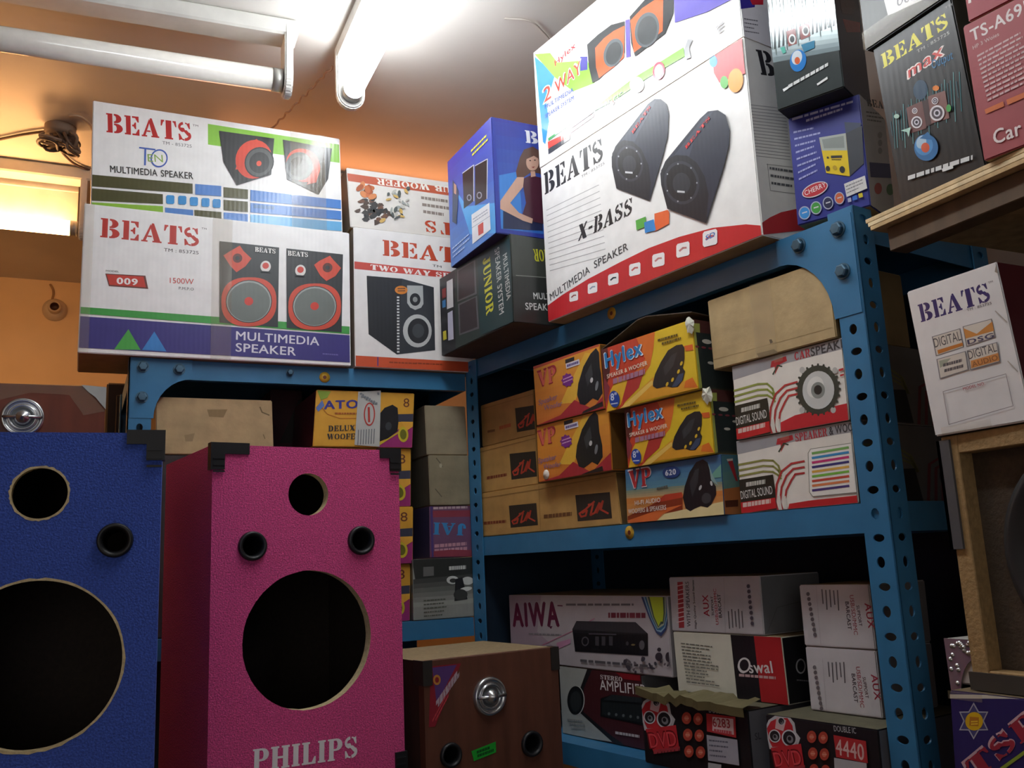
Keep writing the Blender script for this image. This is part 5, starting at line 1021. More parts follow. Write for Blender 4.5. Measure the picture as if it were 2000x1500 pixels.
# car speaker cartons with the swooping stripes
def arcs(f, x, y, s, a, c_, n, w, gap):          # stripes that run level then turn down in a quarter circle
    for i in range(n):
        r = s-i*gap
        f.S(c_, [(x-s*1.5, y-r+s*.28*1.2-i*0)]+[(x+r*math.sin(t)*.95, y-r*math.cos(t)+.0) for t in [PI/2*k/8 for k in range(9)]]+[(x+r+s*.06, y+s*1.0)], w)
def carspk(pl, q, zb, label, kind):
    b = qbox('car_speaker_carton', pl, q, .285, zb=zb, z0=ZE, front='e4e0d8', side='b8b4ae', top='6a5c48', rough=.4)
    f = b.face('F', b.q); f.H = homog([(165, 660), (700, 538), (733, 922), (190, 990)], [(0, 1), (1, 1), (1, 0), (0, 0)]); f.z = (0, 0, 1.)
    f.P('9a9a9e', (160, 655), (710, 530), (712, 590), (430, 650), (170, 722)); f.P('b43038', (355, 640), (425, 618), (430, 640), (395, 655), (372, 700), (370, 665), (350, 668)); f.S('3a4a3c', [(362, 700), (385, 660), (405, 665)], 7)
    if kind == 0: f.T('CAR', 'b0303a', (468, 640), (545, 622), 38, font='slab', g=.2); f.T('SPEAKER', '3a3a3e', (548, 622), (755, 572), 38, bold=.03)
    else: f.T('SPEAKER', 'b0303a', (440, 650), (590, 614), 38, font='slab', g=.2); f.T('& WOOFER', '3a3a3e', (600, 610), (770, 570), 38, bold=.03)
    for i in range(3): f.S('8a8a4a' if kind else '8f9a4a', [(172, 770+i*26), (290, 742+i*26), (335, 742+i*26), (360, 765+i*22), (372, 800+i*12)], 9, layer=False)
    f.k += 1
    for i in range(3):
        o_ = i*22; f.S('b43838', [(480-0, 738+o_*1.25), (420+o_*.4, 752+o_*1.1), (375+o_, 790+o_*.9), (352+o_, 850+o_*.6), (345+o_, 930), (362+o_, 985)], 9, layer=False)
    f.k += 1
    f.P('26281f', (176, 838), (335, 806), (345, 870), (352, 968), (188, 990)); f.T('Cross', 'c8c8c0', (212, 868), (296, 852), 26, bold=0) if False else f.greek('c0c0b8', (212, 868), (300, 850), (0, 10), 1, 20, jit=0)
    f.T('DIGITAL SOUND', 'd8d8d4', (190, 925), (334, 895), 36, bold=.01); f.P('c0282c', (188, 940), (345, 912), (350, 960), (190, 992)); f.greek('d8c0b8', (198, 962), (325, 938), (0, 10), 1, 20, jit=0)
    for i in range(2): f.P('d8d4cc', (356+i*26, 905), (368+i*26, 902), (378+i*26, 975), (366+i*26, 977), layer=False)
    f.k += 1
    if kind == 0:
        f.P('c02a34', (400, 985), (400, 920), (470, 890), (760, 838), (760, 930)); 
        f.E('3a4038', 583, 777, 102, 112, n=36)
        for a in range(24):
            t = 2*PI*a/24; f.P('3a4038', *[(583+r*math.cos(t+d_), 777+r*1.08*math.sin(t+d_)) for r, d_ in ((98, -.08), (112, -.03), (112, .03), (98, .08))], layer=False)
        for a in (.9, 2.3, 4.0, 5.5): f.E('b8b8b4', 583+118*math.cos(a), 777+122*math.sin(a), 13, 15)
        f.E('c9ccca', 585, 779, 78, 88); f.E('dfe0dc', 570, 765, 40, 50, 20); f.E('8a908c', 583, 780, 34, 38); f.E('2a2e2c', 583, 778, 20, 22)
        f.S('c0282c', [(690, 690), (760, 672)], 10); f.S('c0282c', [(695, 715), (760, 700)], 8)
    else:
        f.P('c02a2c', (400, 985), (410, 938), (500, 920), (760, 882), (760, 930)); f.P('eeece6', (500, 700), (512, 680), (760, 632), (760, 870), (520, 900), (505, 880)); f.S('8a8a80', [(500, 700), (512, 680), (760, 632)], 3); f.S('8a8a80', [(500, 700), (505, 880), (520, 900), (760, 868)], 3)
        for i, c_ in enumerate(('78b060', '3a90c8', 'c83878', '3a3878', 'e0b050', '78b848', 'c04838', 'd88050', '4a3a78')): f.S(c_, [(520, 700+i*21.5), (690, 664+i*22.5)], 11, layer=False)
        f.k += 1; f.S('e0e0da', [(704, 640), (722, 860)], 4)
    f = b.face('R'); q = f.uv; f.H = homog([(0, 0), (100, 0), (100, 100), (0, 100)], [(0, 1), (1, 1), (1, 0), (0, 0)]); f.z = (0, 0, 1.)
    f.P('6c6862', (0, 0), (100, 0), (100, 100), (0, 100)); 
    for i in range(3): f.S('7a7a4a', [(8, 28+i*7), (30, 28+i*7), (42, 40+i*5), (46, 60)], 2.4, layer=False); f.S('7c3838', [(100, 34+i*8), (70+i*3, 36+i*8), (56+i*5, 50+i*5), (52+i*6, 98)], 2.4, layer=False)
    f.k += 1; f.P('1f1f1d', (6, 60), (44, 56), (48, 98), (6, 98)); f.E('24262a', 80, 66, 17, 24)
    b.tape('F', .42, .5, .9, 1)
    return b.done(label, group='striped car speaker cartons')
ZEl = [(190, 1010), (725, 935), (775, 1340), (210, 1368)]
c1 = carspk(PA.off(-.004), ZEl, A2+.001, 'white carton with red arcs and a list of coloured bars, on the blue shelf', 1)
c2 = carspk(PA.off(-.002), [(165, 660), (690, 540), (722, 925), (190, 990)], c1.top+.001, 'white carton with red arcs and a round speaker printed, below the kraft carton', 0)
b = qbox('kraft_carton', PA.off(.002), [(50, 360), (620, 155), (660, 515), (80, 665)], .16, zb=c2.top+.0008, z0=ZE, front='b39b70', side='8a744e', kind='kraft', rough=.7)
b.tape('F', .39, .56, 0, 1); f = b.face('F', b.q).zoom(*ZE); f.P('4a3c2c', (338, 528), (350, 526), (356, 540), (344, 546)); f.P('7a6644', (280, 590), (360, 570), (380, 584), (290, 610)); f.S('9a8458', [(75, 620), (640, 470)], 2)
kc = b.done('plain kraft carton on top of the striped car speaker cartons', group='plain kraft cartons')

# ================================================================ LOWEST VISIBLE LEVEL
b = qbox('amplifier_carton', PA.off(-.045), [(1180, 785), (1758, 852), (1790, 1418), (1215, 1300)], .22, zb=A3+.001, z0=ZH, front='4a2226', side='7a7a7c', rough=.35)
f = b.face('F', b.q).zoom(*ZH)
f.P('a9aba6', (1175, 780), (1385, 805), (1350, 930), (1330, 1130), (1420, 1220), (1560, 1360), (1215, 1310)); f.P('202022', (1385, 805), (1420, 808), (1360, 960), (1360, 1140), (1550, 1310), (1700, 1420), (1560, 1360), (1330, 1140), (1335, 960))
f.P('8c2028', (1580, 830), (1910, 868), (1910, 920), (1640, 885)); f.T('STEREO', 'd8d0d0', (1478, 886), (1632, 905), 34, font='slab', g=.2); f.T('AMPLIFIER', 'dcd6d6', (1476, 968), (1800, 1010), 76, bold=.01)
f.E('d0d0cc', 1308, 1052, 60, 112, 0); f.E('1c1e20', 1304, 1052, 58, 110, 0); f.E('2e3234', 1306, 1060, 40, 78); f.P('17191b', (1480, 1035), (1560, 1005), (1910, 1040), (1900, 1260), (1480, 1170)); f.P('23282a', (1490, 1060), (1900, 1090), (1900, 1240), (1490, 1160)); f.P('2a3034', (1560, 1005), (1910, 1040), (1910, 1075), (1500, 1045))
for i in range(7): f.E('6a7274', 1540+i*50, 1150+i*6, 9, 12, n=10)
f.greek('8a8a8a', (1250, 1205), (1360, 1215), (14, 30), 3, 12, jit=.1); f.T('100W PMPO', 'c8c0c0', (1585, 1300), (1750, 1325), 22, bold=0) if False else f.greek('c8c0c0', (1585, 1300), (1750, 1325), (0, 0), 1, 20, jit=0)
st_ = b.done('dark red and grey amplifier carton lying under the lilac and white one', group='amplifier cartons')
b = qbox('amplifier_carton', PA.off(-.045), [(70, 170), (1800, 200), (1850, 1072), (105, 850)], .22, zb=st_.top+.001, z0=ZH2, front='b7b0b4', side='8a8588', rough=.4)
f = b.face('F', b.q).zoom(*ZH2)
f.P('a898a4', (70, 170), (420, 176), (380, 560), (600, 760), (600, 940), (90, 900)); f.T('AIWA', '6a2040', (118, 500), (622, 505), 235, font=None, bold=.06); f.P('6a2040', (500, 505), (545, 505), (528, 535)); f.S('6a2040', [(600, 288), (650, 292)], 12)
f.greek('6a6468', (690, 290), (1430, 298), (0, 10), 1, 22, jit=0); f.greek('7a3040', (1150, 425), (1560, 432), (0, 12), 1, 55, jit=0, seed=15); f.greek('8a8488', (290, 590), (640, 608), (0, 12), 1, 18, jit=0); f.S('c07090', [(440, 700), (760, 560), (1000, 430)], 8)
f.P('c890b0', (590, 680), (740, 640), (740, 690), (600, 750))
f.P('232227', (760, 540), (805, 455), (1450, 475), (1585, 600), (1585, 835), (790, 775)); f.P('3a383e', (765, 545), (808, 458), (1450, 478), (1582, 600)); f.P('19181c', (775, 580), (1580, 615), (1580, 828), (795, 768)); f.E('5a565c', 900, 670, 40, 50); f.E('19181c', 900, 670, 28, 36)
for x in (1010, 1080, 1160): f.P('4a464c', (x, 620), (x+40, 622), (x+40, 720), (x, 716)); 
f.P('55505a', (940, 585), (1240, 597), (1240, 610), (940, 598)); f.E('6a666a', 1520, 720, 30, 50); f.E('4a464c', 1360, 700, 16, 22); f.E('8a7a50', 1425, 715, 22, 10)
for c_, a in (('3a4a78', 0), ('8fb0c8', 22), ('3a6a90', 34), ('a0a890', 52), ('4a5a50', 66), ('b8c83a', 84)):
    f.P(c_, (1520+a*1.1, 205), (1600+a*.75, 420), (1680+a*.35, 590-a*.8), (1735, 630-a*1.9), (1790-a*.4, 560-a), (1835-a*.8, 380), (1845-a, 210))
f.greek('5a565a', (850, 882), (1640, 960), (0, 10), 1, 26, jit=0, seed=9)
RR = random.Random(8)
for i in range(22):
    x, y = RR.uniform(1330, 1860), RR.uniform(840, 1010); f.E('6a6066' if i % 2 else '45404a', x, y, RR.uniform(10, 38), RR.uniform(8, 22), i*37, 10)
f.E('3a343c', 1715, 845, 40, 45); f.E('3a343c', 1820, 850, 32, 52); f.E('3a343c', 1720, 770, 22, 22)
b.done('lilac and white amplifier carton lying on the dark red one', group='amplifier cartons')

# black dvd cartons standing in front of the rack on a low box
def hdl(q0, pl): return pl.hit(q0)[1]
pd2 = PA.off(.014)
def dvd(q, txt, red, zb, label, dx, dy, greyside):
    b = qbox('dvd_player_carton', pd2, q, .2, zb=zb, z0=ZI, front='1d1c20', side='6a6a70', top='5c5844', rough=.35)
    f = b.face('F').zoom(*ZI); T = lambda *p: [(x+dx, y+dy) for x, y in p]
    # three-cone speaker figure
    f.P('c9c9cc', *T((60, 1160), (38, 1060), (62, 1000), (120, 960), (200, 960), (250, 1020), (262, 1090), (292, 1130), (270, 1195), (235, 1215), (180, 1200), (70, 1210))); f.P('c43038', *T((72, 1160), (50, 1060), (78, 1010), (130, 985), (200, 985), (235, 1040), (245, 1100), (200, 1190), (90, 1195)))
    f.P('d8b8b8', *T((120, 975), (190, 1000), (170, 1080), (110, 1060)))
    for x, y, r in ((155, 1008, 24), (108, 1115, 40), (215, 1130, 52)): 
        f.E('d4d4d8', x+dx, y+dy, r*1.05, r*1.2, -20); f.E('26252a', x+dx, y+dy, r*.85, r*1.0, -20); f.E('8a8a90', x+dx+5, y+dy+8, r*.45, r*.55, -20); f.E('26252a', x+dx+2, y+dy+3, r*.25, r*.3, -20)
    f.P('c43038', *T((80, 1200), (300, 1170), (325, 1340), (140, 1370))); f.T('DVD', '7a1820', T((110, 1342))[0], T((318, 1325))[0], 118, bold=.04); f.T('DVD', 'e05058', T((118, 1336))[0], T((310, 1320))[0], 104, bold=0); f.greek('a84048', T((140, 1380))[0], T((330, 1355))[0], (0, 0), 1, 30, jit=0)
    for i in range(3):
        for j in range(2): x, y = 378+j*84+i*10, 1120+i*120+j*6; f.E('b44838', x+dx, y+dy, 34, 44); f.E('d87860', x+dx, y+dy, 16, 20); f.greek('e0a090', T((x-16, y+4))[0], T((x+18, y+6))[0], (0, 12), 1, 8, jit=0)
    f.T('DOUBLE IC', 'b8b8bc', T((545, 1078))[0], T((705, 1096))[0], 40, bold=.01)
    if red == 0:
        f.P('b83438', *T((525, 1085), (735, 1110), (742, 1262), (530, 1215))); f.P('e4c8c8', *T((570, 1110), (720, 1125), (725, 1240), (570, 1210))); f.T(txt, 'a82c34', T((575, 1180))[0], T((700, 1192))[0], 62, bold=.02); f.greek('c05058', T((580, 1222))[0], T((712, 1240))[0], (0, 0), 1, 26, jit=0)
        f.P('a9a9b4', *T((528, 1240), (750, 1275), (765, 1462), (540, 1425))); f.greek('6a6a78', T((545, 1285))[0], T((690, 1300))[0], (2, 36), 4, 12, jit=.4); f.P('b4b4b8', *T((540, 1440), (635, 1455), (635, 1530), (540, 1530)))
    else:
        f.P('b83438', *T((540, 1105), (775, 1150), (790, 1310), (560, 1265))); f.T(txt, 'dcb8b4', T((560, 1245))[0], T((765, 1290))[0], 110, bold=.02); f.P('b4b4b8', *T((545, 1270), (780, 1310), (790, 1500), (555, 1500)))
    return b
q0 = pd2.hit(zl(40, 960, ZI)); dz = A3+.001
b = dvd([(40, 960), (820, 1065), (850, 1500), (80, 1500)], '6283', 0, dz, '', 0, 0, 1)
f = b.face('R').zoom(*ZI); f.T('SL', '3a3a40', (870, 1280), (915, 1270), 50, bold=.02)
dv1 = b.done('black carton with a red cone figure and the number panel above a white label', group='black player cartons')
b = dvd([(945, 1090), (1758, 1208), (1788, 1550), (975, 1550)], '4440', 1, dz, '', 905, 135, 0)
dv2 = b.done('black carton with a red cone figure and the larger red number panel', group='black player cartons')
# olive tape and torn card along the top of the left black carton
bm = bmesh.new(); RR = random.Random(2)
N = 18; w_ = dv1.w; row = []
for i in range(N+1):
    t = i/N; y = -.006-.004*RR.random(); z = .004+.012*RR.random()*(1-t)
    row.append([bm.verts.new((w_*t, y, z-.012)), bm.verts.new((w_*t, y-.001, z)), bm.verts.new((w_*t, .02+.01*RR.random(), .006+.01*RR.random()))])
for a, c in zip(row[:-1], row[1:]):
    for k in range(2): bm.faces.new((a[k], c[k], c[k+1], a[k+1]))
o = link('torn_lid', bm, mat('6a6242', .5, 'kraft'), dv1.obj, loc=(dv1.sh, 0, dv1.h)); o['label'] = 'crumpled olive cardboard lid edge with tape'
# white lettered cartons standing on the black ones
def on_dvd(q): return None
pw1 = PA.off(-.048)
def boxon(name, q, d, zb, pl=pw1, **kw): return qbox(name, pl, q, d, zb=zb, z0=ZI, **kw)
b = boxon('amplifier_board_carton', [(268, 485), (1065, 545), (1108, 1015), (315, 895)], .13, dv1.top+.001, front='d6d4c4', side='1c1c20', rough=.4)
f = b.face('F', b.q).zoom(*ZI)
f.P('1b1a1e', (690, 515), (1075, 545), (1115, 1020), (738, 962)); f.P('b0282c', (862, 528), (1070, 545), (1112, 1018), (910, 990)); f.T('Oswal', 'e0dcdc', (748, 785), (1000, 792), 78, bold=.025); f.E('e0dcdc', 790, 732, 46, 52); f.E('1b1a1e', 790, 732, 33, 39)
f.greek('c8a8a8', (752, 808), (1018, 836), (0, 0), 1, 18, jit=0)
for i in range(13): f.greek('6a6a62', (330+i*4, 572+i*22), (600+i*2, 608+i*22), (0, 0), 1, 7, jit=.5, seed=60+i)
f = b.face('R').zoom(*ZI); f.E('a8a8ac', 1200, 745, 36, 55); f.E('1c1c20', 1200, 745, 26, 44); f.greek('6a6a6e', (1170, 850), (1290, 860), (0, 0), 1, 10, jit=0)
ow = b.done('cream, black and red carton lying on a black carton with a red figure', group='small white lettered cartons')
def vt(f, s, col, x, y0, y1, hx, **k):
    if k.pop('up', False): vtext(f, s, col, (x, y1), (x+(y0-y1)*.05*-1, y0), hx, **k)
    else: vtext(f, s, col, (x, y0), (x+(y1-y0)*.07, y1), hx, **k)
b = boxon('speaker_carton', [(242, 95), (905, 100), (935, 525), (268, 485)], .13, ow.top+.001, front='bcb9bd', side='7a7c80', rough=.45)
f = b.face('F', b.q).zoom(*ZI)
vt(f, 'AMBIENCE', 'a83840', 345, 135, 455, 46, up=True, font=None, bold=.05) if False else None
f.S('a83840', [(328, 140), (340, 455)], 40); 
for i in range(9): f.S('e0c8c8', [(305+(i % 2)*10, 160+i*33), (358, 150+i*33)], 6, layer=False)
f.k += 1
vtext(f, 'WITH SPEAKERS', '4a4448', (408, 458), (392, 130), 26, bold=.01); vtext(f, 'AUX', 'a8384a', (545, 385), (532, 228), 40, bold=.03)
vtext(f, 'SUPPORT', '4a4448', (578, 378), (570, 240), 16); vtext(f, 'USB/SD/MMC', 'b05058', (612, 445), (592, 185), 20); vtext(f, 'BARCAST', '3a3438', (636, 395), (624, 225), 22)
vtext(f, 'High Quality Sound Series', '4a4448', (452, 470), (430, 120), 14)
for i in range(5): f.S('6a6468', [(690+i*24, 472-(i % 3)*6), (682+i*24, 350-(i % 2)*14)], 8, layer=False)
f.k += 1; f.S('9a969c', [(650, 110), (660, 510)], 2)
for i in range(8): f.E('55505a', 826+i*4, 172+i*38, 13, 15, n=8)
f = b.face('R').zoom(*ZI); f.S('5a5c60', [(960, 500), (1030, 320), (1190, 280)], 3)
am = b.done('white carton with sideways lettering and a red word strip, on the cream carton', group='small white lettered cartons')
def auxbox(q, zb, label, dy, rough=.42):
    b = boxon('amplifier_board_carton', q, .12, zb, pl=PA.off(-.045), front='c6c3c6', side='8a898c', rough=rough)
    f = b.face('F', b.q).zoom(*ZI); y = dy; s_ = y*.09
    vtext(f, 'AUX', '9a3444', (1650+s_+10, 280+y), (1670+s_+18, 465+y), 46, bold=.03); vtext(f, 'SUPPORT', '5a464c', (1598+s_, 300+y), (1612+s_+8, 450+y), 22); vtext(f, 'USB/SD/MMC', 'a86068', (1550+s_, 225+y), (1572+s_+10, 515+y), 28); vtext(f, 'BARCAST', '4a4248', (1518+s_, 275+y), (1532+s_+6, 478+y), 26)
    for i in range(5): f.S('6a666a', [(1462+s_-i*28, 195+y+(i % 2)*4), (1462+s_-i*28+9, 340+y-(i*41) % 60)], 9, layer=False)
    f.k += 1
    for i in range(9): f.E('6a6468', 1252+s_+i*6.5, 232+y+i*36, 13, 15, n=8)
    f.S('a8a4a8', [(1310+s_, 170+y), (1345+s_, 590+y)], 2)
    return b.done(label, group='small white lettered cartons')
a1 = auxbox([(1228, 605), (1742, 630), (1790, 1118), (1272, 1048)], dv2.top+.001, 'white carton with red sideways letters, directly on the black carton by the post', 520)
a2 = auxbox([(1185, 170), (1692, 140), (1740, 620), (1228, 600)], a1.top+.001, 'white carton with red sideways letters beside the post, on top of its twin', 0)

# ================================================================ MIDDLE LEVEL OF THE LEFT RACK
pl0 = PB.off(-.03)
# tall plain box at the left, so its upper part shows over the pink cabinet
b = qbox('kraft_carton', PB.off(-.02), [(303, 774), (532, 783), (534, 890), (306, 886)], .2, front='b49b72', side='8a744e', kind='kraft', rough=.7)
f = b.face('F', b.q); f.P('8c7650', (404, 800), (444, 800), (436, 816), (408, 814)); f.S('6e5c3e', [(508, 796), (512, 806), (526, 812)], 2.4); f.S('7e6a48', [(514, 850), (517, 858)], 2); f.P('9a8460', (360, 850), (380, 846), (376, 862), (362, 862))
kl = b.done('plain kraft carton at the left end of the left rack, behind the pink cabinet', group='plain kraft cartons')
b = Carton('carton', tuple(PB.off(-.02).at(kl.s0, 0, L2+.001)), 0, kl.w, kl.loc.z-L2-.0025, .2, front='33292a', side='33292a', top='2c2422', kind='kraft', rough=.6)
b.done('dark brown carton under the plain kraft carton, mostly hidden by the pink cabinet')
zb = L2+.001
def atobox(q, zb, label, off, detail):
    b = qbox('woofer_carton', PB.off(off), q, .2, zb=zb, z0=ZG, front='d8a238', side='5a2a38', rough=.38)
    f = b.face('F', b.q); f.H = homog([(342, 105), (892, 152), (882, 446), (318, 400)], [(0, 1), (1, 1), (1, 0), (0, 0)]); f.z = (0, 0, 1.)
    f.P('9a2f72', (680, 420), (740, 380), (800, 340), (886, 330), (886, 450), (680, 430)); f.P('3a3e50', (700, 255), (890, 262), (888, 305), (800, 300), (790, 285), (700, 290)); f.P('1b1c20', (692, 250), (720, 220), (765, 206), (795, 225), (800, 300), (795, 350), (740, 385), (690, 400))
    f.T('8', '6a3a2c', (828, 222), (862, 224), 46, bold=0); f.E('c9b832', 828, 370, 30, 42, -8); f.E('6a6a20', 828, 370, 19, 28, -8); f.P('e0a840', (815, 300), (886, 305), (886, 330), (850, 350)); f.P('c8b030', (682, 408), (740, 385), (800, 352), (800, 362), (690, 420))
    if detail:
        f.T('ATOM', '3a3a92', (380, 208), (640, 214), 42, font=None, bold=.05); f.S('b8702c', [(370, 200), (400, 235), (470, 262), (560, 266)], 3); f.P('8aa83c', (345, 108), (420, 118), (400, 150), (365, 160)); f.P('5a78b8', (338, 200), (372, 160), (384, 190), (350, 220)); f.greek('a8602c', (440, 238), (560, 246), (0, 0), 1, 9, jit=0)
        f.T('DELUXE', '3a3838', (404, 326), (580, 332), 30, font='slab', g=0); f.T('WOOFER', '3a3838', (396, 368), (585, 378), 30, font='slab', g=0); f.E('3a4044', 742, 320, 18, 22)
        bm = bmesh.new(); F2 = f
        pts = [F2.uv(p) for p in ((570, 128), (697, 128), (690, 428), (548, 408))]
        vs = [bm.verts.new(f.o+f.u*a+f.v*c+f.n*.0018) for a, c in pts]; bm.faces.new(vs); bm.normal_update()
        lb = Carton.__new__(Carton); 
        b.part('tape_label', bm, mat('b9bcb8', .3), 'white printed label strip under clear tape')
        f.k += 22
        f.E('b84038', 632, 250, 32, 62, 0); f.E('b9bcb8', 632, 250, 25, 54); f.S('b84038', [(628, 215), (630, 290)], 12); 
        for i in range(7): f.S('5a6068', [(570+i*15, 330), (566+i*15, 408)], 4, layer=False)
        for i in range(12): f.E('7a8288', 585+(i*37) % 100, 140+(i*23) % 60, 8, 6, i*30, 8)
    return b.done(label, group='yellow stacked woofer cartons')
Q3 = [(200, 1110), (872, 1118), (866, 1400), (190, 1395)]; Q2 = [(220, 785), (888, 780), (882, 1108), (214, 1110)]; Q1 = [(210, 440), (876, 455), (870, 768), (205, 772)]
w3 = atobox(Q3, L2+.001, 'yellow and purple woofer carton beside the pink cabinet, bottom of its stack', -.02, False)
w2 = atobox(Q2, w3.top+.001, 'yellow and purple woofer carton beside the pink cabinet, second from bottom', -.012, False)
w1 = atobox(Q1, w2.top+.001, 'yellow and purple woofer carton beside the pink cabinet, third from bottom', -.018, False)
w0 = atobox([(342, 105), (892, 152), (882, 446), (318, 400)], w1.top+.001, 'yellow woofer carton with purple lettering and taped label, topmost of its stack', -.010, True)
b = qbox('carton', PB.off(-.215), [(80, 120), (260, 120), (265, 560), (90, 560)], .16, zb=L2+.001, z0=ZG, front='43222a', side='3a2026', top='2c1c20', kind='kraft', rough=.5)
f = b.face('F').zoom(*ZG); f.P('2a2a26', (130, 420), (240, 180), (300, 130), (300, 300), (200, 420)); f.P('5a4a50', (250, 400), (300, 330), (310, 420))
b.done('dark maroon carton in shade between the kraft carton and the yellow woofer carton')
# right-hand stack by the middle post
ax = qbox('tweeter_carton', PB.off(-.004), [(885, 1075), (1250, 1060), (1262, 1385), (885, 1402)], .16, zb=L2+.001, z0=ZG, front='8f928c', side='4a4c4a', rough=.3)
f = ax.face('F', ax.q).zoom(*ZG); f.P('2f3230', (880, 1070), (1260, 1055), (1260, 1170), (1100, 1180), (900, 1200)); f.G('3a3d3b', 'a4a7a0', (885, 1180), (1262, 1150), (1262, 1310), (885, 1330), 6)
f.P('6a6c6a', (942, 1115), (1000, 1112), (1000, 1160), (942, 1165)); f.T('SHARP', 'c8ccc8', (1085, 1132), (1180, 1128), 22, bold=.02) if False else f.greek('c8ccc8', (1085, 1132), (1180, 1126), (0, 0), 1, 20, jit=0)
f.E('c8ccc8', 1105, 1185, 34, 22); f.E('3a3d3b', 1108, 1188, 20, 12); f.E('c8ccc8', 1190, 1190, 34, 22); f.P('23262a', (1120, 1180), (1160, 1170), (1190, 1290), (1115, 1300)); f.E('d0d4d0', 1180, 1235, 36, 12, -10); f.E('3a3d3b', 1150, 1265, 40, 30)
for i in range(5): f.greek('55584f', (942, 1298+i*21), (1075, 1290+i*21), (0, 0), 1, 7, jit=.3, seed=80+i)
ax.d = .16; axb = ax.done('silver and black carton with printed lines, bottom of its stack by the post')
b = qbox('amplifier_carton', PB.off(-.006), [(978, 775), (1236, 770), (1245, 1045), (980, 1058)], .15, zb=axb.top+.001, z0=ZG, front='6c4a68', side='3a3452', rough=.4)
f = b.face('F', b.q).zoom(*ZG); f.P('8a3a4a', (985, 800), (1240, 795), (1240, 830), (985, 835)); f.T('JAI', '3a88c0', (1185, 868), (1000, 862), 64, font='slab', g=.1); f.greek('b88a98', (1005, 1000), (1190, 985), (0, 26), 2, 18, jit=.1); f.P('8a3a4a', (985, 1020), (1100, 1010), (1245, 1012), (1245, 1045), (985, 1050)); f.greek('c0a8b0', (1000, 792), (1190, 786), (0, 0), 1, 12, jit=0); f.S('4a3a78', [(990, 780), (994, 1050)], 12)
ja = b.done('purple carton with upside-down blue letters, second from bottom against the middle post')
b = qbox('kraft_carton', PB.off(-.004), [(970, 490), (1200, 486), (1212, 752), (982, 758)], .18, zb=ja.top+.001, z0=ZG, front='837a62', side='4c4538', kind='kraft', rough=.7)
f = b.face('F', b.q).zoom(*ZG); f.S('57503e', [(1015, 505), (1040, 535), (1050, 550)], 5); f.S('57503e', [(1010, 670), (1045, 710)], 5); f.E('a8a088', 1040, 545, 8, 12)
kk = b.done('plain grey-brown carton under its twin against the middle post', group='plain kraft cartons')
b = qbox('kraft_carton', PB.off(-.008), [(948, 207), (1180, 212), (1192, 484), (965, 482)], .18, zb=kk.top+.001, z0=ZG, front='8b8068', side='5a5242', kind='kraft', rough=.7)
b.done('plain grey-brown carton, topmost of the stack against the middle post', group='plain kraft cartons')

# ================================================================ RIGHT EDGE: CARTON, FRAMED CABINET, PURPLE BOX
pt = Plane(.868, .75, -90)
tz = pt.hit((1855, 1360))[1]; zt0 = 1.0
b = qbox('speaker_carton', Plane(.83, .75, -88), [(500, 1090), (1200, 1110), (1240, 1800), (560, 1800)], .22, z0=ZJ, front='2e2860', side='221e48', top='6a5a40', rough=.3)
f = b.face('F').zoom(*ZJ); f.P('d0ccc0', (490, 1085), (1200, 1095), (1200, 1112), (492, 1108))
cx, cy = 640, 1235
f.P('a8aab4', *[(cx+(95 if i % 2 == 0 else 58)*math.cos(PI*i/6-PI/2), cy+(105 if i % 2 == 0 else 62)*math.sin(PI*i/6-PI/2)) for i in range(12)]); f.P('4a4a78', *[(cx+(84 if i % 2 == 0 else 50)*math.cos(PI*i/6-PI/2), cy+(92 if i % 2 == 0 else 54)*math.sin(PI*i/6-PI/2)) for i in range(12)]); f.E('d8b020', cx+3, cy+2, 50, 52); f.P('b87828', (cx-22, cy-25), (cx+30, cy-20), (cx+28, cy+30), (cx-24, cy+26)); f.greek('f0d040', (cx-14, cy+8), (cx+24, cy+6), (0, 14), 2, 8, jit=0)
f.T('TSR', 'c8a8b0', (640, 1580), (1060, 1245), 170, font='slab', g=0); f.T('TSR', '9a3040', (652, 1570), (1045, 1255), 150, font='slab', g=0); f.S('8aa03a', [(790, 1510), (1000, 1360)], 20)
b.tape('F', 0, .3, .93, 1)
tsr = b.done('purple carton with a gold star badge and red diagonal letters')
bm = bmesh.new(); add_box(bm, (0, 0, 0), (.42, .3, tsr.loc.z-.001), 0, .003); o = link('storage_crate', bm, mat('3a3029', .7, 'wood'), loc=tuple(tsr.pl.at(tsr.s0-.01, -.004, 0)), rz=math.radians(-88)); tag(o, 'dark wooden crate under the purple carton at the lower right corner', 'crate')
for k in range(3):
    bm = bmesh.new(); add_box(bm, (.01, -.008, .1+k*.3), (.41, 0, .16+k*.3), 0, .001); link('slat', bm, mat('4a3d33', .7, 'wood'), o)
# framed cabinet, front board with a black cone behind mesh
pf = Plane(.846, .75, -90); A_ = pf.hit((1845, 843)); B_ = pf.hit((1893, 1345)); zb = tsr.top+.001; fh = 1.462-zb; fw = .30; s0 = (A_[0]+B_[0])/2
o = empty('speaker_cabinet', tuple(pf.at(s0, 0, zb)), math.radians(-90)); tag(o, 'chipboard-edged cabinet with a dark round speaker, on the purple star carton', 'speaker cabinet')
md = mat('9a7d52', .75, 'mdf'); bm = bmesh.new(); t = .02
add_box(bm, (0, 0, 0), (t, .2, fh), 0, .001); add_box(bm, (fw-t, 0, 0), (fw, .2, fh), 0, .001); add_box(bm, (t, 0, fh-t), (fw-t, .2, fh), 0, .001); add_box(bm, (t, 0, 0), (fw-t, .2, t), 0, .001); link('shell', bm, md, o)
bm = bmesh.new(); add_box(bm, (t, .02, t), (fw-t, .03, fh-t), 0, 0); link('baffle', bm, mat('43372a', .8, 'mdf'), o)
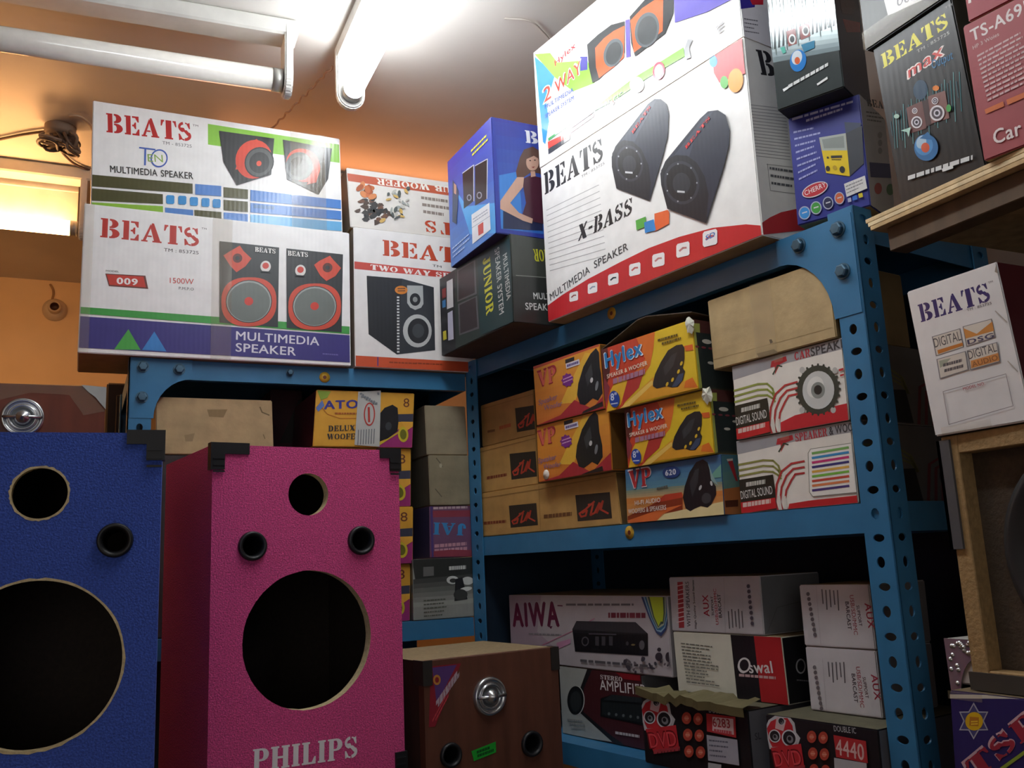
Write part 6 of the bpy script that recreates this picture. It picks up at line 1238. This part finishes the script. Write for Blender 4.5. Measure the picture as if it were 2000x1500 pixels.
bm = bmesh.new(); add_lathe(bm, [(.108, -.018), (.108, -.010), (.100, -.006), (.094, -.010), (.088, -.012), (.05, -.035), (.034, -.036), (.030, -.026), (.0001, -.022)], 56, 0, Matrix.Translation((fw/2+.008, 0, fh*.52))); link('woofer_cone', bm, mat('1f2022', .6, 'plastic'), o)
x_, z_ = local_of(pf, (1998, 1048), s0, zb)
bm = bmesh.new(); add_prism(bm, [(x_-.004, z_-.006), (x_+.02, z_-.002), (x_+.02, z_+.012), (x_, z_+.006)], .006, .008); bmesh.ops.recalc_face_normals(bm, faces=bm.faces[:]); link('orange_sticker', bm, mat('c07a30', .5), o)['label'] = 'small orange sticker'
bm = bmesh.new(); add_box(bm, (-.004, -.003, fh-.12), (.012, 0, fh-.004)); add_box(bm, (-.004, -.003, fh-.12), (0, .03, fh-.004)); link('corner_protector', bm, mat('4a4c50', .5, 'plastic'), o)
bm = bmesh.new(); add_box(bm, (-.002, -.003, .0), (.07, 0, .018)); link('corner_protector', bm, mat('3c3a34', .5, 'plastic'), o)
x_, z_ = local_of(pf, (1842, 940), s0, zb); bm = bmesh.new(); add_box(bm, (-.0015, .002, z_-.014), (0, .02, z_+.014)); link('yellow_tag', bm, mat('c8b420', .5), o)['label'] = 'small yellow tag on the side'
# white silver-cornered cabinet peeping out on its left
pwc = Plane(.862, .80, -90); c0 = pwc.hit((1838, 1247)); c1_ = pwc.hit((1898, 1345)); zb2 = tsr.top+.001
o = empty('speaker_cabinet', tuple(pwc.at(c0[0], .006, zb2)), math.radians(-90)); tag(o, 'small white cabinet with an ornate silver corner, behind the chipboard-edged cabinet', 'speaker cabinet')
wd = .80-(.75-s0)-c0[0]-.006
hh = c0[1]-zb2; bm = bmesh.new(); add_box(bm, (0, 0, 0), (wd, .18, hh), 0, .002); link('body', bm, mat('b9b8b4', .45, 'paint'), o)
bm = bmesh.new(); pts = [(0, 0), (wd, 0), (wd, -.018)]+[(wd-(wd-.012)*math.sin(t_), -.018-.05*(1-math.cos(t_))) for t_ in [PI/2*i/6 for i in range(1, 7)]]+[(.006, -.085), (.001, -.06)]
add_prism(bm, [(a, hh+c_) for a, c_ in pts][::-1], -.002, 0)
RR = random.Random(4)
for i in range(26):
    a = RR.uniform(.003, wd-.003); c_ = -RR.uniform(.003, .05 if a < .014 else .016); add_lathe(bm, [(.0028, .002), (.002, .0035), (.0001, .004)], 8, 0, Matrix.Translation((a, 0, hh+c_)))
bmesh.ops.recalc_face_normals(bm, faces=bm.faces[:]); link('corner_plate', bm, mat('c4c6c6', .28, 'metal', .85), o)['label'] = 'embossed silver corner plate'
# white carton on the framed cabinet
b = qbox('speaker_carton', Plane(.838, .75, -88.5), [(333, 385), (795, 238), (965, 1000), (475, 1058)], .17, zb=zb+fh+.001, z0=ZN, front='dadadb', side='54222c', top='5a4c38', rough=.3)
f = b.face('F', b.q).zoom(*ZN)
f.T('BEATS', '2c2a68', (408, 530), (766, 430), 88, font='slab'); f.T('TM', '7a7a80', (752, 348), (776, 340), 10); f.T('TM : 853725', '7a7a80', (640, 480), (768, 446), 12)
def badge(x0, y0, x1, y1, x2, y2, x3, y3):
    f.P('7a7a80', (x0, y0), (x1, y1), (x2, y2), (x3, y3)); mx_x, mx_y = (x0+x1+x2+x3)/4, (y0+y1+y2+y3)/4; k = .93
    f.P('cfc9c0', *[(mx_x+(a-mx_x)*k, mx_y+(c_-mx_y)*k) for a, c_ in ((x0, y0), (x1, y1), (x2, y2), (x3, y3))])
badge(462, 598, 606, 560, 624, 650, 482, 690); f.T('DIGITAL', '4a4a4e', (478, 650), (612, 616), 44, bold=0); f.P('c07838', (490, 662), (616, 628), (620, 642), (494, 680))
badge(618, 552, 768, 516, 786, 606, 636, 648); f.P('c88848', (622, 560), (690, 588), (770, 530), (778, 575), (634, 610)); f.T('DSG', '4a4a68', (645, 638), (780, 605), 22, bold=.04)
badge(486, 704, 634, 668, 648, 756, 502, 796); f.P('9aa090', (500, 712), (560, 700), (530, 730), (505, 745)); f.greek('5a5a60', (520, 740), (615, 718), (6, 26), 2, 14, jit=0)
badge(640, 666, 796, 628, 808, 722, 656, 758); f.T('DIGITAL', '4a4a4e', (652, 708), (795, 672), 40, bold=0); f.P('c88850', (660, 715), (800, 680), (806, 716), (662, 750)); f.T('AUDIO', '8a5a3a', (670, 744), (800, 712), 24, bold=.02)
for a, c_ in (((520, 855), (838, 780)), ((838, 780), (872, 930)), ((872, 930), (548, 1006)), ((548, 1006), (520, 855))): f.S('8a8488', [a, c_], 3, layer=False)
f.k += 1; f.T('MODEL NO.', 'b05a64', (622, 852), (732, 828), 14, bold=.02)
f.P('8c8478', (800, 240), (812, 300), (790, 290)); f.S('9a948c', [(820, 320), (860, 530), (930, 800)], 4); f.S('a8a29a', [(790, 480), (850, 535)], 5); f.S('a8a29a', [(850, 720), (900, 770)], 5)
f = b.face('R'); f.rect('54202a', 0, 0, 1, 1)
b.tape('F', .1, .62, -.0, .05)
b.done('white carton with navy stencil lettering and four small badges, at the right edge', group='white cartons at the right edge')
